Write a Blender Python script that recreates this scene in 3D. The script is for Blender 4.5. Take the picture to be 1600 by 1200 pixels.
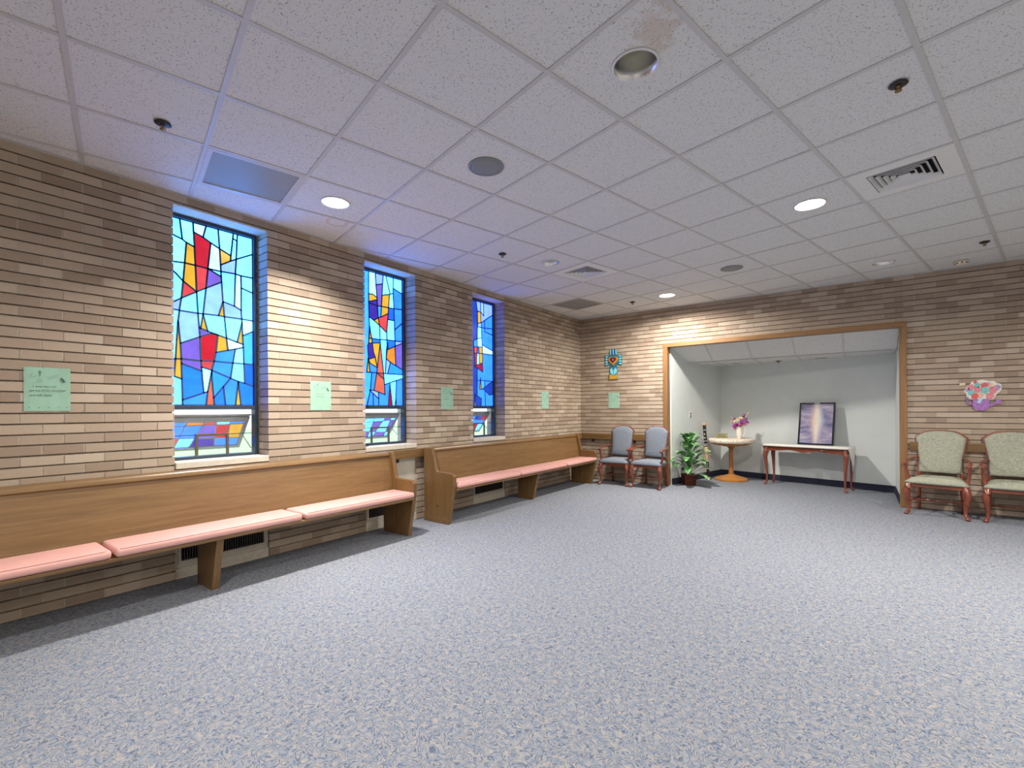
import bpy, bmesh, math, random
from mathutils import Vector, Matrix

random.seed(7)
for o in list(bpy.data.objects):
    bpy.data.objects.remove(o, do_unlink=True)
S = bpy.context.scene
C = S.collection
R = math.radians

# ------------------------------------------------------------------ camera
F_PX, CY, ROLL, YAW = 724.38, 640.6, R(-0.434), R(36.8)
CAM = Vector((4.204, -7.79, 1.29))
cd = bpy.data.cameras.new('camera')
cam = bpy.data.objects.new('camera', cd)
C.objects.link(cam)
cd.sensor_fit = 'HORIZONTAL'
cd.sensor_width = 36.0
cd.lens = F_PX / 1600 * 36.0
cd.shift_y = (CY - 600) / 1600
cd.clip_start = 0.05
cam.matrix_world = Matrix.Translation(CAM) @ Matrix.Rotation(YAW, 4, 'Z') @ Matrix.Rotation(R(90), 4, 'X') @ Matrix.Rotation(ROLL, 4, 'Z')
S.camera = cam

# ------------------------------------------------------------------ view, world, light levels
S.view_settings.view_transform = 'Standard'
S.view_settings.look = 'None'
S.view_settings.gamma = 1.0
S.view_settings.use_curve_mapping = False
S.view_settings.exposure = 0.0
LAMP_W = 78.0          # each burning downlight
GLASS_E = 2.8          # daylight glowing through the stained glass
w = bpy.data.worlds.new('sky')
S.world = w
w.use_nodes = True
bg = w.node_tree.nodes['Background']
bg.inputs[0].default_value = (0.82, 0.93, 1.0, 1)
bg.inputs[1].default_value = 2.6


def ray(px, py):
    x = (px - 800) / F_PX
    y = -(py - CY) / F_PX
    c, s = math.cos(ROLL), math.sin(ROLL)
    x, y = c * x - s * y, s * x + c * y
    c, s = math.cos(YAW), math.sin(YAW)
    return Vector((c * x - s, s * x + c, y))


def onx(px, py, X):
    d = ray(px, py)
    return CAM + d * ((X - CAM.x) / d.x)


def proj(p):
    d = Vector(p) - CAM
    c, s = math.cos(YAW), math.sin(YAW)
    x, z = c * d.x + s * d.y, -s * d.x + c * d.y
    if z < 0.1:
        return None
    x, y = x / z, d.z / z
    c, s = math.cos(-ROLL), math.sin(-ROLL)
    x, y = c * x - s * y, s * x + c * y
    return 800 + F_PX * x, CY - F_PX * y


# ------------------------------------------------------------------ room measures (metres; left brick wall x=0, back brick wall y=0)
H = 2.975
XR, YR = 8.6, -11.2
COURSE, BL, JT = 0.0677, 0.2032, 0.010
WIN = [-6.14, -4.42, -2.70]
WH = 0.353
SILL, HEAD = 0.905, 2.90
ALC = [(1.63, 0.0), (4.64, 0.0), (4.64, 1.22), (2.05, 1.88)]   # alcove in plan
OPX0, OPX1, OPZ = 1.59, 4.68, 2.37

# ------------------------------------------------------------------ helpers


def new_bm():
    return bmesh.new()


def box(bm, x0, x1, y0, y1, z0, z1, bev=0.0, seg=2):
    r = bmesh.ops.create_cube(bm, size=1.0)
    vs = r['verts']
    for v in vs:
        v.co = Vector(((x0 + x1) / 2 + v.co.x * (x1 - x0), (y0 + y1) / 2 + v.co.y * (y1 - y0), (z0 + z1) / 2 + v.co.z * (z1 - z0)))
    if bev > 0:
        es = list({e for v in vs for e in v.link_edges})
        bmesh.ops.bevel(bm, geom=es, offset=bev, segments=seg, profile=0.5, affect='EDGES')


def prism(bm, poly, axis, a0, a1):
    """polygon in the two other axes, extruded along axis from a0 to a1"""
    def P(q, a):
        if axis == 'x':
            return (a, q[0], q[1])
        if axis == 'y':
            return (q[0], a, q[1])
        return (q[0], q[1], a)
    lo = [bm.verts.new(P(q, a0)) for q in poly]
    hi = [bm.verts.new(P(q, a1)) for q in poly]
    n = len(poly)
    fs = [bm.faces.new(lo[::-1]), bm.faces.new(hi)]
    for i in range(n):
        fs.append(bm.faces.new((lo[i], lo[(i + 1) % n], hi[(i + 1) % n], hi[i])))
    bmesh.ops.recalc_face_normals(bm, faces=fs)
    return fs


def tube(bm, pts, rad, n=10, squash=None):
    pts = [Vector(p) for p in pts]
    rings = []
    up = Vector((0.13, 0.27, 1)).normalized()
    for i, p in enumerate(pts):
        t = (pts[min(i + 1, len(pts) - 1)] - pts[max(i - 1, 0)]).normalized()
        a = t.cross(up)
        if a.length < 1e-3:
            a = t.cross(Vector((1, 0, 0)))
        a.normalize()
        b = t.cross(a)
        r = rad[i] if isinstance(rad, (list, tuple)) else rad
        sq = squash or 1.0
        rings.append([bm.verts.new(p + a * (r * math.cos(2 * math.pi * k / n)) + b * (r * sq * math.sin(2 * math.pi * k / n))) for k in range(n)])
    fs = []
    for i in range(len(rings) - 1):
        for k in range(n):
            fs.append(bm.faces.new((rings[i][k], rings[i][(k + 1) % n], rings[i + 1][(k + 1) % n], rings[i + 1][k])))
    fs.append(bm.faces.new(rings[0][::-1]))
    fs.append(bm.faces.new(rings[-1]))
    bmesh.ops.recalc_face_normals(bm, faces=fs)


def lathe(bm, prof, n=24, cx=0, cy=0, cap0=True, cap1=True):
    rings = []
    for r, z in prof:
        rings.append([bm.verts.new((cx + r * math.cos(2 * math.pi * k / n), cy + r * math.sin(2 * math.pi * k / n), z)) for k in range(n)])
    fs = []
    for i in range(len(rings) - 1):
        for k in range(n):
            fs.append(bm.faces.new((rings[i][k], rings[i][(k + 1) % n], rings[i + 1][(k + 1) % n], rings[i + 1][k])))
    if cap0:
        fs.append(bm.faces.new(rings[0][::-1]))
    if cap1:
        fs.append(bm.faces.new(rings[-1]))
    if cap0 and cap1:
        bmesh.ops.recalc_face_normals(bm, faces=fs)


def spline(pts, n=6):
    """Catmull-Rom through tuples of any length"""
    out = []
    m = len(pts)
    for i in range(m - 1):
        p0, p1, p2, p3 = pts[max(i - 1, 0)], pts[i], pts[i + 1], pts[min(i + 2, m - 1)]
        for k in range(n):
            t = k / n
            out.append(tuple(0.5 * (2 * b + (c - a) * t + (2 * a - 5 * b + 4 * c - d) * t * t + (3 * b - a - 3 * c + d) * t ** 3)
                             for a, b, c, d in zip(p0, p1, p2, p3)))
    out.append(tuple(pts[-1]))
    return out


def obj(name, bm, m, parent=None, smooth=False, loc=None, rot=None):
    if isinstance(bm, bpy.types.Mesh):
        me = bm
    else:
        me = bpy.data.meshes.new(name)
        bm.to_mesh(me)
        bm.free()
        if m is not None:
            me.materials.append(m)
        if smooth:
            for p in me.polygons:
                p.use_smooth = True
            if smooth == 'angle':
                try:
                    me.set_sharp_from_angle(angle=R(40))
                except Exception:
                    pass
    o = bpy.data.objects.new(name, me)
    C.objects.link(o)
    if parent is not None:
        o.parent = parent
    if loc is not None:
        o.location = loc
    if rot is not None:
        o.rotation_euler = rot
    return o


def thing(name, label, cat, loc=(0, 0, 0), rotz=0.0, group=None):
    o = bpy.data.objects.new(name, None)
    C.objects.link(o)
    o.empty_display_size = 0.1
    o.location = loc
    o.rotation_euler = (0, 0, rotz)
    return tag(o, label, cat, group)


def tag(o, label, cat, group=None):
    o['label'] = label
    o['category'] = cat
    if group:
        o['group'] = group
    return o


def struct(o, label=None, cat=None):
    o['kind'] = 'structure'
    if label:
        o['label'] = label
    if cat:
        o['category'] = cat
    return o


def dup(root, label=None, loc=None, rotz=None):
    r = root.copy()
    C.objects.link(r)
    if label:
        r['label'] = label
    if loc is not None:
        r.location = loc
    if rotz is not None:
        r.rotation_euler = (0, 0, rotz)
    for ch in list(root.children):
        c = ch.copy()
        C.objects.link(c)
        c.parent = r
        for g in list(ch.children):
            d = g.copy()
            C.objects.link(d)
            d.parent = c
    return r


def clip(poly, a, b):
    """keep the part of poly left of the line a->b"""
    out = []
    n = len(poly)
    def sd(p):
        return (b[0] - a[0]) * (p[1] - a[1]) - (b[1] - a[1]) * (p[0] - a[0])
    for i in range(n):
        p, q = poly[i], poly[(i + 1) % n]
        sp, sq = sd(p), sd(q)
        if sp >= 0:
            out.append(p)
        if (sp > 0 and sq < 0) or (sp < 0 and sq > 0):
            t = sp / (sp - sq)
            out.append((p[0] + (q[0] - p[0]) * t, p[1] + (q[1] - p[1]) * t))
    return out


def clip_convex(poly, conv):
    for i in range(len(conv)):
        if len(poly) < 3:
            return []
        poly = clip(poly, conv[i], conv[(i + 1) % len(conv)])
    return poly


def area(poly):
    return 0.5 * sum(poly[i][0] * poly[(i + 1) % len(poly)][1] - poly[(i + 1) % len(poly)][0] * poly[i][1] for i in range(len(poly)))


# ------------------------------------------------------------------ materials
class NT:
    def __init__(self, name, rough=0.6, spec=0.4, metal=0.0):
        self.m = bpy.data.materials.new(name)
        self.m.use_nodes = True
        self.t = self.m.node_tree
        self.b = self.t.nodes['Principled BSDF']
        self.b.inputs['Roughness'].default_value = rough
        self.b.inputs['Specular IOR Level'].default_value = spec
        self.b.inputs['Metallic'].default_value = metal

    def n(self, typ, **kw):
        nd = self.t.nodes.new(typ)
        for k, v in kw.items():
            if k.startswith('i_'):
                nd.inputs[k[2:].replace('_', ' ')].default_value = v
            else:
                setattr(nd, k, v)
        return nd

    def l(self, a, b):
        self.t.links.new(a, b)

    def pos(self, scale=(1, 1, 1), obj_space=False):
        tc = self.n('ShaderNodeTexCoord')
        mp = self.n('ShaderNodeMapping')
        mp.inputs['Scale'].default_value = scale
        if obj_space:
            self.l(tc.outputs['Object'], mp.inputs['Vector'])
        else:
            ge = self.n('ShaderNodeNewGeometry')
            self.l(ge.outputs['Position'], mp.inputs['Vector'])
        return mp.outputs['Vector']

    def noise(self, vec, scale, detail=3, rough=0.55, dist=0.0):
        nd = self.n('ShaderNodeTexNoise')
        nd.inputs['Scale'].default_value = scale
        nd.inputs['Detail'].default_value = detail
        nd.inputs['Roughness'].default_value = rough
        nd.inputs['Distortion'].default_value = dist
        self.l(vec, nd.inputs['Vector'])
        return nd.outputs['Fac']

    def math(self, op, a, b=None, c=None):
        nd = self.n('ShaderNodeMath', operation=op)
        for i, v in enumerate((a, b, c)):
            if v is None:
                continue
            if isinstance(v, (int, float)):
                nd.inputs[i].default_value = v
            else:
                self.l(v, nd.inputs[i])
        return nd.outputs[0]

    def ramp(self, fac, stops, interp='LINEAR'):
        nd = self.n('ShaderNodeValToRGB')
        cr = nd.color_ramp
        cr.interpolation = interp
        while len(cr.elements) < len(stops):
            cr.elements.new(0.5)
        for e, (p, c) in zip(cr.elements, stops):
            e.position = p
            e.color = (*c, 1)
        self.l(fac, nd.inputs['Fac'])
        return nd.outputs['Color']

    def mix(self, fac, a, b, mode='MIX'):
        nd = self.n('ShaderNodeMix', data_type='RGBA', blend_type=mode)
        if isinstance(fac, (int, float)):
            nd.inputs[0].default_value = fac
        else:
            self.l(fac, nd.inputs[0])
        for i, v in ((6, a), (7, b)):
            if isinstance(v, tuple):
                nd.inputs[i].default_value = (*v, 1)
            else:
                self.l(v, nd.inputs[i])
        return nd.outputs[2]

    def base(self, col):
        if isinstance(col, tuple):
            self.b.inputs['Base Color'].default_value = (*col, 1)
        else:
            self.l(col, self.b.inputs['Base Color'])
        return self

    def bump(self, h, strength=0.3, dist=0.01):
        nd = self.n('ShaderNodeBump')
        nd.inputs['Strength'].default_value = strength
        nd.inputs['Distance'].default_value = dist
        self.l(h, nd.inputs['Height'])
        self.l(nd.outputs[0], self.b.inputs['Normal'])
        return self


def plain(name, col, rough=0.6, spec=0.4, metal=0.0, vary=0.06, scale=18.0, bump=0.0):
    t = NT(name, rough, spec, metal)
    f = t.noise(t.pos(), scale, 4)
    lo = tuple(max(0, c * (1 - vary)) for c in col)
    hi = tuple(min(1, c * (1 + vary)) for c in col)
    t.base(t.ramp(f, [(0.3, lo), (0.7, hi)]))
    if bump:
        t.bump(f, bump, 0.004)
    return t.m


def emis(name, col, strength):
    t = NT(name, 0.5, 0.2)
    t.base(tuple(min(1, c) for c in col))
    t.b.inputs['Emission Color'].default_value = (*col, 1)
    t.b.inputs['Emission Strength'].default_value = strength
    return t.m


def wood(name, dark, light, axis, rough=0.35, spec=0.5, scale=1.0):
    t = NT(name, rough, spec)
    sc = {'x': (1.2, 22, 22), 'y': (22, 1.2, 22), 'z': (22, 22, 1.2)}[axis]
    v = t.pos(tuple(s * scale for s in sc))
    f = t.noise(v, 2.0, 6, 0.6, 1.2)
    f2 = t.noise(t.pos(tuple(s * scale * 0.25 for s in sc)), 2.0, 2)
    f = t.math('ADD', t.math('MULTIPLY', f, 0.6), t.math('MULTIPLY', f2, 0.4))
    t.base(t.ramp(f, [(0.33, dark), (0.66, light)]))
    t.bump(f, 0.06, 0.002)
    return t.m


def mat_brick():
    t = NT('tan_brick', 0.85, 0.2)
    ge = t.n('ShaderNodeNewGeometry')
    sp = t.n('ShaderNodeSeparateXYZ')
    t.l(ge.outputs['Position'], sp.inputs[0])
    u = t.math('ADD', sp.outputs[0], sp.outputs[1])
    k = t.math('FLOOR', t.math('DIVIDE', t.math('ADD', sp.outputs[2], 0.002), COURSE))
    off = t.math('MULTIPLY', t.math('FRACT', t.math('MULTIPLY', k, 0.5)), BL)
    c = t.math('FLOOR', t.math('DIVIDE', t.math('SUBTRACT', u, off), BL))
    cb = t.n('ShaderNodeCombineXYZ')
    t.l(k, cb.inputs[0])
    t.l(c, cb.inputs[1])
    wn = t.n('ShaderNodeTexWhiteNoise', noise_dimensions='3D')
    t.l(cb.outputs[0], wn.inputs['Vector'])
    tone = t.ramp(wn.outputs['Value'], [(0.0, (0.325, 0.246, 0.186)), (0.14, (0.360, 0.280, 0.212)), (0.5, (0.425, 0.338, 0.256)), (0.82, (0.475, 0.385, 0.296)), (1.0, (0.540, 0.452, 0.355))])
    sand = t.noise(ge.outputs['Position'], 160, 4, 0.7)
    col = t.mix(t.math('MULTIPLY', sand, 0.5), tone, t.mix(0.5, tone, (0.22, 0.15, 0.10)))
    t.base(col)
    t.bump(sand, 0.35, 0.004)
    return t.m


def mat_carpet():
    t = NT('speckled_blue_carpet', 0.95, 0.1)
    v = t.pos()
    # curling dark strokes: contour lines of a noise field, broken up by a second one
    n1 = t.noise(v, 17, 2.0, 0.5, 0.4)
    ring = t.math('ABSOLUTE', t.math('SINE', t.math('MULTIPLY', n1, 34.0)))
    brk = t.noise(v, 34, 2, 0.5)
    stroke = t.math('MULTIPLY', t.math('SUBTRACT', 1.0, ring), t.math('MULTIPLY', brk, 1.9))
    patch = t.noise(v, 40, 3, 0.6)
    ground = t.ramp(patch, [(0.32, (0.205, 0.250, 0.325)), (0.48, (0.290, 0.312, 0.345)), (0.60, (0.370, 0.355, 0.335)), (0.72, (0.470, 0.395, 0.322))])
    fine = t.noise(v, 230, 3, 0.7)
    col = t.mix(t.ramp(stroke, [(0.38, (0, 0, 0)), (0.80, (0.76, 0.76, 0.76))]), ground, (0.065, 0.095, 0.165))
    col = t.mix(t.ramp(fine, [(0.35, (0.45, 0.45, 0.45)), (0.62, (0, 0, 0))]), col, (0.10, 0.125, 0.18))
    t.base(col)
    t.bump(t.math('ADD', fine, t.math('MULTIPLY', stroke, -0.5)), 0.5, 0.006)
    return t.m


def mat_tile():
    t = NT('pitted_mineral_tile', 0.92, 0.1)
    v = t.pos()
    n1 = t.noise(v, 125, 3, 0.65)
    pit = t.ramp(n1, [(0.34, (0.30, 0.295, 0.29)), (0.42, (0.715, 0.715, 0.705))])
    # rusty water stains, two of them: a broad smear by the near downlight and a ring by the window
    def blob(cx, cy, r, sx=1.0):
        mp = t.n('ShaderNodeMapping')
        ge = t.n('ShaderNodeNewGeometry')
        mp.inputs['Location'].default_value = (-cx / r * sx, -cy / r, -H / r)
        mp.inputs['Scale'].default_value = (sx / r, 1 / r, 1 / r)
        t.l(ge.outputs['Position'], mp.inputs['Vector'])
        ln = t.n('ShaderNodeVectorMath', operation='LENGTH')
        t.l(mp.outputs[0], ln.inputs[0])
        return ln.outputs['Value']
    wob = t.noise(v, 14, 4, 0.6)
    spk = t.noise(v, 150, 2, 0.6)
    d1 = t.math('ADD', blob(3.50, -5.74, 0.13), t.math('MULTIPLY', t.math('SUBTRACT', wob, 0.5), 2.2))
    s1 = t.ramp(d1, [(0.55, (0.65, 0.65, 0.65)), (1.0, (0, 0, 0))])
    d1b = t.math('ADD', blob(3.60, -5.90, 0.09), t.math('MULTIPLY', t.math('SUBTRACT', wob, 0.5), 2.0))
    s1b = t.ramp(d1b, [(0.55, (0.65, 0.65, 0.65)), (1.0, (0, 0, 0))])
    d2 = t.math('ADD', blob(0.48, -5.40, 0.11), t.math('MULTIPLY', t.math('SUBTRACT', wob, 0.5), 0.35))
    s2 = t.ramp(d2, [(0.55, (0, 0, 0)), (0.8, (0.6, 0.6, 0.6)), (0.95, (0, 0, 0))])
    s1 = t.math('MULTIPLY', s1, t.math('MULTIPLY', spk, 1.3))
    s1b = t.math('MULTIPLY', s1b, t.math('MULTIPLY', spk, 1.3))
    col = t.mix(s1, pit, (0.50, 0.37, 0.25))
    col = t.mix(s1b, col, (0.50, 0.37, 0.25))
    col = t.mix(s2, col, (0.56, 0.42, 0.30))
    t.base(col)
    t.bump(n1, 0.2, 0.002)
    return t.m


def mat_glass_clear():
    t = NT('clear_glass', 0.02, 0.5)
    tr = t.n('ShaderNodeBsdfTransparent')
    gl = t.n('ShaderNodeBsdfGlossy')
    gl.inputs['Roughness'].default_value = 0.03
    mx = t.n('ShaderNodeMixShader')
    mx.inputs[0].default_value = 0.08
    t.l(tr.outputs[0], mx.inputs[1])
    t.l(gl.outputs[0], mx.inputs[2])
    t.l(mx.outputs[0], t.t.nodes['Material Output'].inputs['Surface'])
    return t.m


_glass = {}


def stained(col):
    if col in _glass:
        return _glass[col]
    t = NT('stained_glass', 0.15, 0.5)
    f = t.noise(t.pos((1, 1, 1)), 7, 3, 0.6, 0.4)
    a = tuple(c * 0.72 for c in col)
    c = t.ramp(f, [(0.3, a), (0.7, col)])
    t.base(tuple(x * 0.25 for x in col))
    t.l(c, t.b.inputs['Emission Color'])
    t.b.inputs['Emission Strength'].default_value = GLASS_E
    _glass[col] = t.m
    return t.m


M = {}
M['brick'] = mat_brick()
M['mortar'] = plain('pale_mortar', (0.44, 0.385, 0.315), 0.95, 0.1, 0, 0.15, 60)
M['carpet'] = mat_carpet()
M['tile'] = mat_tile()
M['tee'] = plain('grid_metal', (0.56, 0.55, 0.54), 0.45, 0.4, 0, 0.03)
M['paint'] = plain('grey_green_paint', (0.66, 0.70, 0.685), 0.7, 0.3, 0, 0.02, 6)
M['plainwall'] = plain('cream_paint', (0.55, 0.50, 0.43), 0.8, 0.2, 0, 0.03, 6)
M['navy'] = plain('navy_carpet_base', (0.035, 0.038, 0.062), 0.9, 0.1, 0, 0.3, 120)
M['oak'] = wood('honey_oak', (0.130, 0.069, 0.024), (0.218, 0.126, 0.049), 'y')
M['oak_z'] = wood('honey_oak_upright', (0.128, 0.067, 0.023), (0.210, 0.119, 0.045), 'z')
M['oak_x'] = wood('honey_oak_across', (0.128, 0.067, 0.023), (0.210, 0.119, 0.045), 'x')
M['trim_z'] = wood('casing_upright', (0.200, 0.098, 0.034), (0.320, 0.170, 0.066), 'z', 0.45)
M['trim_x'] = wood('casing_across', (0.200, 0.098, 0.034), (0.320, 0.170, 0.066), 'x', 0.45)
M['darkoak'] = wood('dark_walnut', (0.085, 0.030, 0.012), (0.16, 0.062, 0.022), 'z', 0.35)
M['mahog'] = wood('red_mahogany', (0.130, 0.028, 0.016), (0.270, 0.075, 0.042), 'z', 0.22, 0.6)
M['mahog_x'] = wood('red_mahogany_across', (0.130, 0.030, 0.014), (0.260, 0.075, 0.032), 'x', 0.22, 0.6)
M['tablewood'] = wood('orange_maple', (0.36, 0.13, 0.025), (0.52, 0.23, 0.05), 'x', 0.3, 0.5)
M['tablewood_z'] = wood('orange_maple_upright', (0.27, 0.095, 0.022), (0.42, 0.165, 0.042), 'z', 0.3, 0.5)
M['pink'] = plain('pink_vinyl', (0.68, 0.37, 0.33), 0.38, 0.45, 0, 0.05, 9, 0.05)
M['pinkseam'] = plain('pink_piping', (0.50, 0.25, 0.225), 0.5, 0.4)
M['cream'] = plain('cream_stone', (0.60, 0.55, 0.46), 0.8, 0.2, 0, 0.08, 25)
M['panel'] = plain('cream_panel', (0.56, 0.51, 0.43), 0.7, 0.3, 0, 0.05, 15)
M['greyframe'] = plain('grey_metal_frame', (0.30, 0.31, 0.31), 0.4, 0.5, 0.3)
M['black'] = plain('black_void', (0.012, 0.011, 0.011), 0.8, 0.2)
M['slat'] = plain('dark_bronze_slat', (0.050, 0.042, 0.036), 0.5, 0.4)
M['bronze'] = plain('dark_window_metal', (0.035, 0.055, 0.085), 0.4, 0.5, 0.3)
M['lead'] = plain('blue_black_lead', (0.015, 0.045, 0.085), 0.6, 0.3)
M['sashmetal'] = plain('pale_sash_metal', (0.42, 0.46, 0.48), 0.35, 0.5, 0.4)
M['wicket'] = plain('olive_bronze_metal', (0.115, 0.095, 0.062), 0.4, 0.5, 0.3)
M['clear'] = mat_glass_clear()
M['grass'] = plain('lawn_grass', (0.42, 0.60, 0.34), 0.9, 0.1, 0, 0.3, 8)
M['white'] = plain('white_enamel', (0.75, 0.75, 0.73), 0.4, 0.5, 0, 0.02)
M['spk'] = plain('grey_perforated_metal', (0.25, 0.265, 0.26), 0.5, 0.4, 0.2, 0.06, 300)
M['greypanel'] = plain('grey_diffuser', (0.30, 0.32, 0.31), 0.5, 0.3, 0, 0.02)
M['greypanel2'] = plain('grey_return_grille', (0.36, 0.35, 0.34), 0.6, 0.3, 0, 0.04)
M['chrome'] = plain('spun_aluminium', (0.80, 0.80, 0.78), 0.30, 0.5, 1.0, 0.04)
M['lampoff'] = plain('unlit_lamp', (0.55, 0.52, 0.28), 0.4, 0.4)
M['lampon'] = emis('lit_lamp', (1.0, 0.93, 0.80), 9.0)
M['brass'] = plain('dull_brass', (0.30, 0.17, 0.06), 0.35, 0.5, 0.8)
M['darkmetal'] = plain('dark_bracket', (0.03, 0.028, 0.026), 0.4, 0.5, 0.4)
M['ivory'] = plain('ivory_plastic', (0.70, 0.64, 0.47), 0.5, 0.4)
M['sill_red'] = plain('red_brown_dot', (0.25, 0.08, 0.04), 0.6)

# ------------------------------------------------------------------ floor and outside
bm = new_bm()
box(bm, -0.36, XR + 0.1, YR - 0.1, 2.1, -0.12, 0.0)
floor = struct(obj('floor', bm, M['carpet']))
bm = new_bm()
box(bm, -40, -0.40, -30, 30, -0.5, -0.25)
struct(obj('ground', bm, M['grass']), 'green lawn outside seen through the low window lights', 'lawn')

# ------------------------------------------------------------------ brick walls


def brick_rows(intervals_for, u_far, name, wall, place):
    """lay a running bond; the 300 bricks that show largest are parts, the rest one mesh"""
    items = []
    for k in range(int(math.ceil(H / COURSE))):
        z0 = k * COURSE + JT
        z1 = min((k + 1) * COURSE, H - 0.002)
        if z1 - z0 < 0.02:
            continue
        off = (k % 2) * BL / 2
        for (a, b, ra, rb) in intervals_for(k):
            c = math.floor((a - off) / BL)
            js = [a]
            while True:
                c += 1
                u = c * BL + off
                if u >= b - 0.045:
                    break
                if u > a + 0.045:
                    js.append(u)
            js.append(b)
            for i in range(len(js) - 1):
                u0 = js[i] + (0.005 if i > 0 else 0)
                u1 = js[i + 1] - (0.005 if i < len(js) - 2 else 0)
                deep = (ra and i == 0) or (rb and i == len(js) - 2)
                items.append((u0, u1, z0, z1, deep, random.uniform(-0.0015, 0.0015)))
    scored = []
    for it in items:
        u, z = (it[0] + it[1]) / 2, (it[2] + it[3]) / 2
        p, q = proj(place(it[0], it[2])), proj(place(it[1], it[3]))
        s = 0
        if p and q and 5 < (p[0] + q[0]) / 2 < 1595 and z > (0.88 if name == 'l' else 0.0):
            s = abs(p[0] - q[0]) * abs(p[1] - q[1])
        scored.append((s, it))
    scored.sort(key=lambda t: -t[0])
    return [t[1] for t in scored[:300]], [t[1] for t in scored[300:]]


def lay(wall, items, rest, axis):
    cache = {}
    def fill(bm, it, at0=False):
        u0, u1, z0, z1, deep, j = it
        if at0:
            u1, u0, z1, z0 = (u1 - u0) / 2, -(u1 - u0) / 2, (z1 - z0) / 2, -(z1 - z0) / 2
            j = 0
        d = 0.20 if deep else 0.05
        if axis == 'x':
            box(bm, -d, j, u0, u1, z0, z1)
        else:
            box(bm, u0, u1, -j, d, z0, z1)
    for it in items:
        key = (round(it[1] - it[0], 3), round(it[3] - it[2], 3), it[4])
        if key not in cache:
            bm = new_bm()
            fill(bm, it, True)
            me = bpy.data.meshes.new('brick')
            bm.to_mesh(me)
            bm.free()
            me.materials.append(M['brick'])
            cache[key] = me
        u, z = (it[0] + it[1]) / 2, (it[2] + it[3]) / 2
        obj('brick', cache[key], None, wall, loc=(it[5], u, z) if axis == 'x' else (u, -it[5], z))
    bm = new_bm()
    for it in rest:
        fill(bm, it)
    o = obj('bricks', bm, M['brick'], wall)
    o['kind'] = 'stuff'


def mortar(wall, intervals_for, axis):
    bm = new_bm()
    for k in range(int(math.ceil(H / COURSE))):
        z0, z1 = k * COURSE + JT, min((k + 1) * COURSE, H - 0.002)
        if z1 - z0 < 0.02:
            continue
        for (a, b, ra, rb) in intervals_for(k):
            if axis == 'x':
                box(bm, -0.04, -0.0035, a + 0.004, b - 0.004, z0 + 0.0005, z1 - 0.0005)
            else:
                box(bm, a + 0.004, b - 0.004, 0.0035, 0.04, z0 + 0.0005, z1 - 0.0005)
    o = obj('mortar_joints', bm, M['mortar'], wall)
    o['kind'] = 'stuff'


edges = []
prev = YR
for wc in WIN:
    edges.append((prev, wc - WH, prev != YR, True))
    prev = wc + WH
edges.append((prev, 0.0, True, False))
nC = int(math.ceil(H / COURSE))


def left_iv(k):
    if k * COURSE > HEAD - 0.04:
        return [(YR, 0.0, False, False)]
    return edges


# cores
bm = new_bm()
for (a, b, ra, rb) in edges:
    box(bm, -0.36, -0.024, a + (0.014 if ra else 0), b - (0.014 if rb else 0) + (0.12 if b == 0 else 0), 0, HEAD)
box(bm, -0.36, -0.024, YR, 0.12, HEAD, H + 0.02)
wall_left = struct(obj('wall_left', bm, M['mortar']))
mortar(wall_left, left_iv, 'x')
a, b = brick_rows(left_iv, YR, 'l', wall_left, lambda u, z: (0, u, z))
lay(wall_left, a, b, 'x')


def back_iv(k):
    if (k + 1) * COURSE > OPZ + 0.05:
        return [(0.0, XR, False, False)]
    return [(0.0, OPX0, False, True), (OPX1, XR, True, False)]


bm = new_bm()
box(bm, -0.024, OPX0 - 0.008, 0.024, 0.12, 0, H + 0.02)
box(bm, OPX1 + 0.008, XR, 0.024, 0.12, 0, H + 0.02)
box(bm, OPX0 - 0.008, OPX1 + 0.008, 0.024, 0.12, OPZ + 0.01, H + 0.02)
wall_back = struct(obj('wall_back', bm, M['mortar']))
mortar(wall_back, back_iv, 'y')
a, b = brick_rows(back_iv, XR, 'b', wall_back, lambda u, z: (u, 0, z))
lay(wall_back, a, b, 'y')

bm = new_bm()
box(bm, XR, XR + 0.1, YR - 0.1, 0.12, 0, H + 0.02)
struct(obj('wall_right', bm, M['plainwall']))
bm = new_bm()
box(bm, -0.36, XR, YR - 0.1, YR, 0, H + 0.02)
struct(obj('wall_front', bm, M['plainwall']))

# ------------------------------------------------------------------ alcove
bm = new_bm()
prism(bm, [(1.60, 0.12), (1.657, 0.12), (2.05, 1.88), (1.97, 1.96), (1.93, 1.90)], 'z', 0, 2.6)
struct(obj('wall_alcove_left', bm, M['paint']))
bm = new_bm()
prism(bm, [(2.05, 1.88), (4.64, 1.22), (4.67, 1.32), (1.97, 1.98)], 'z', 0, 2.6)
struct(obj('wall_alcove_back', bm, M['paint']))
bm = new_bm()
prism(bm, [(4.64, 0.12), (4.74, 0.12), (4.74, 1.31), (4.64, 1.22)], 'z', 0, 2.6)
struct(obj('wall_alcove_right', bm, M['paint']))


def base_strip(name, p, q, side):
    p, q = Vector(p), Vector(q)
    t = (q - p).normalized()
    n = Vector((-t.y, t.x)) * side * 0.012
    bm = new_bm()
    prism(bm, [tuple(p), tuple(q), tuple(q + n), tuple(p + n)], 'z', 0.0, 0.105)
    struct(obj(name, bm, M['navy']))


base_strip('baseboard_alcove_left', (1.659, 0.125), (2.047, 1.86), -1)
base_strip('baseboard_alcove_back', (2.06, 1.876), (4.627, 1.222), -1)
base_strip('baseboard_alcove_right', (4.64, 0.125), (4.64, 1.205), 1)

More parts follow.
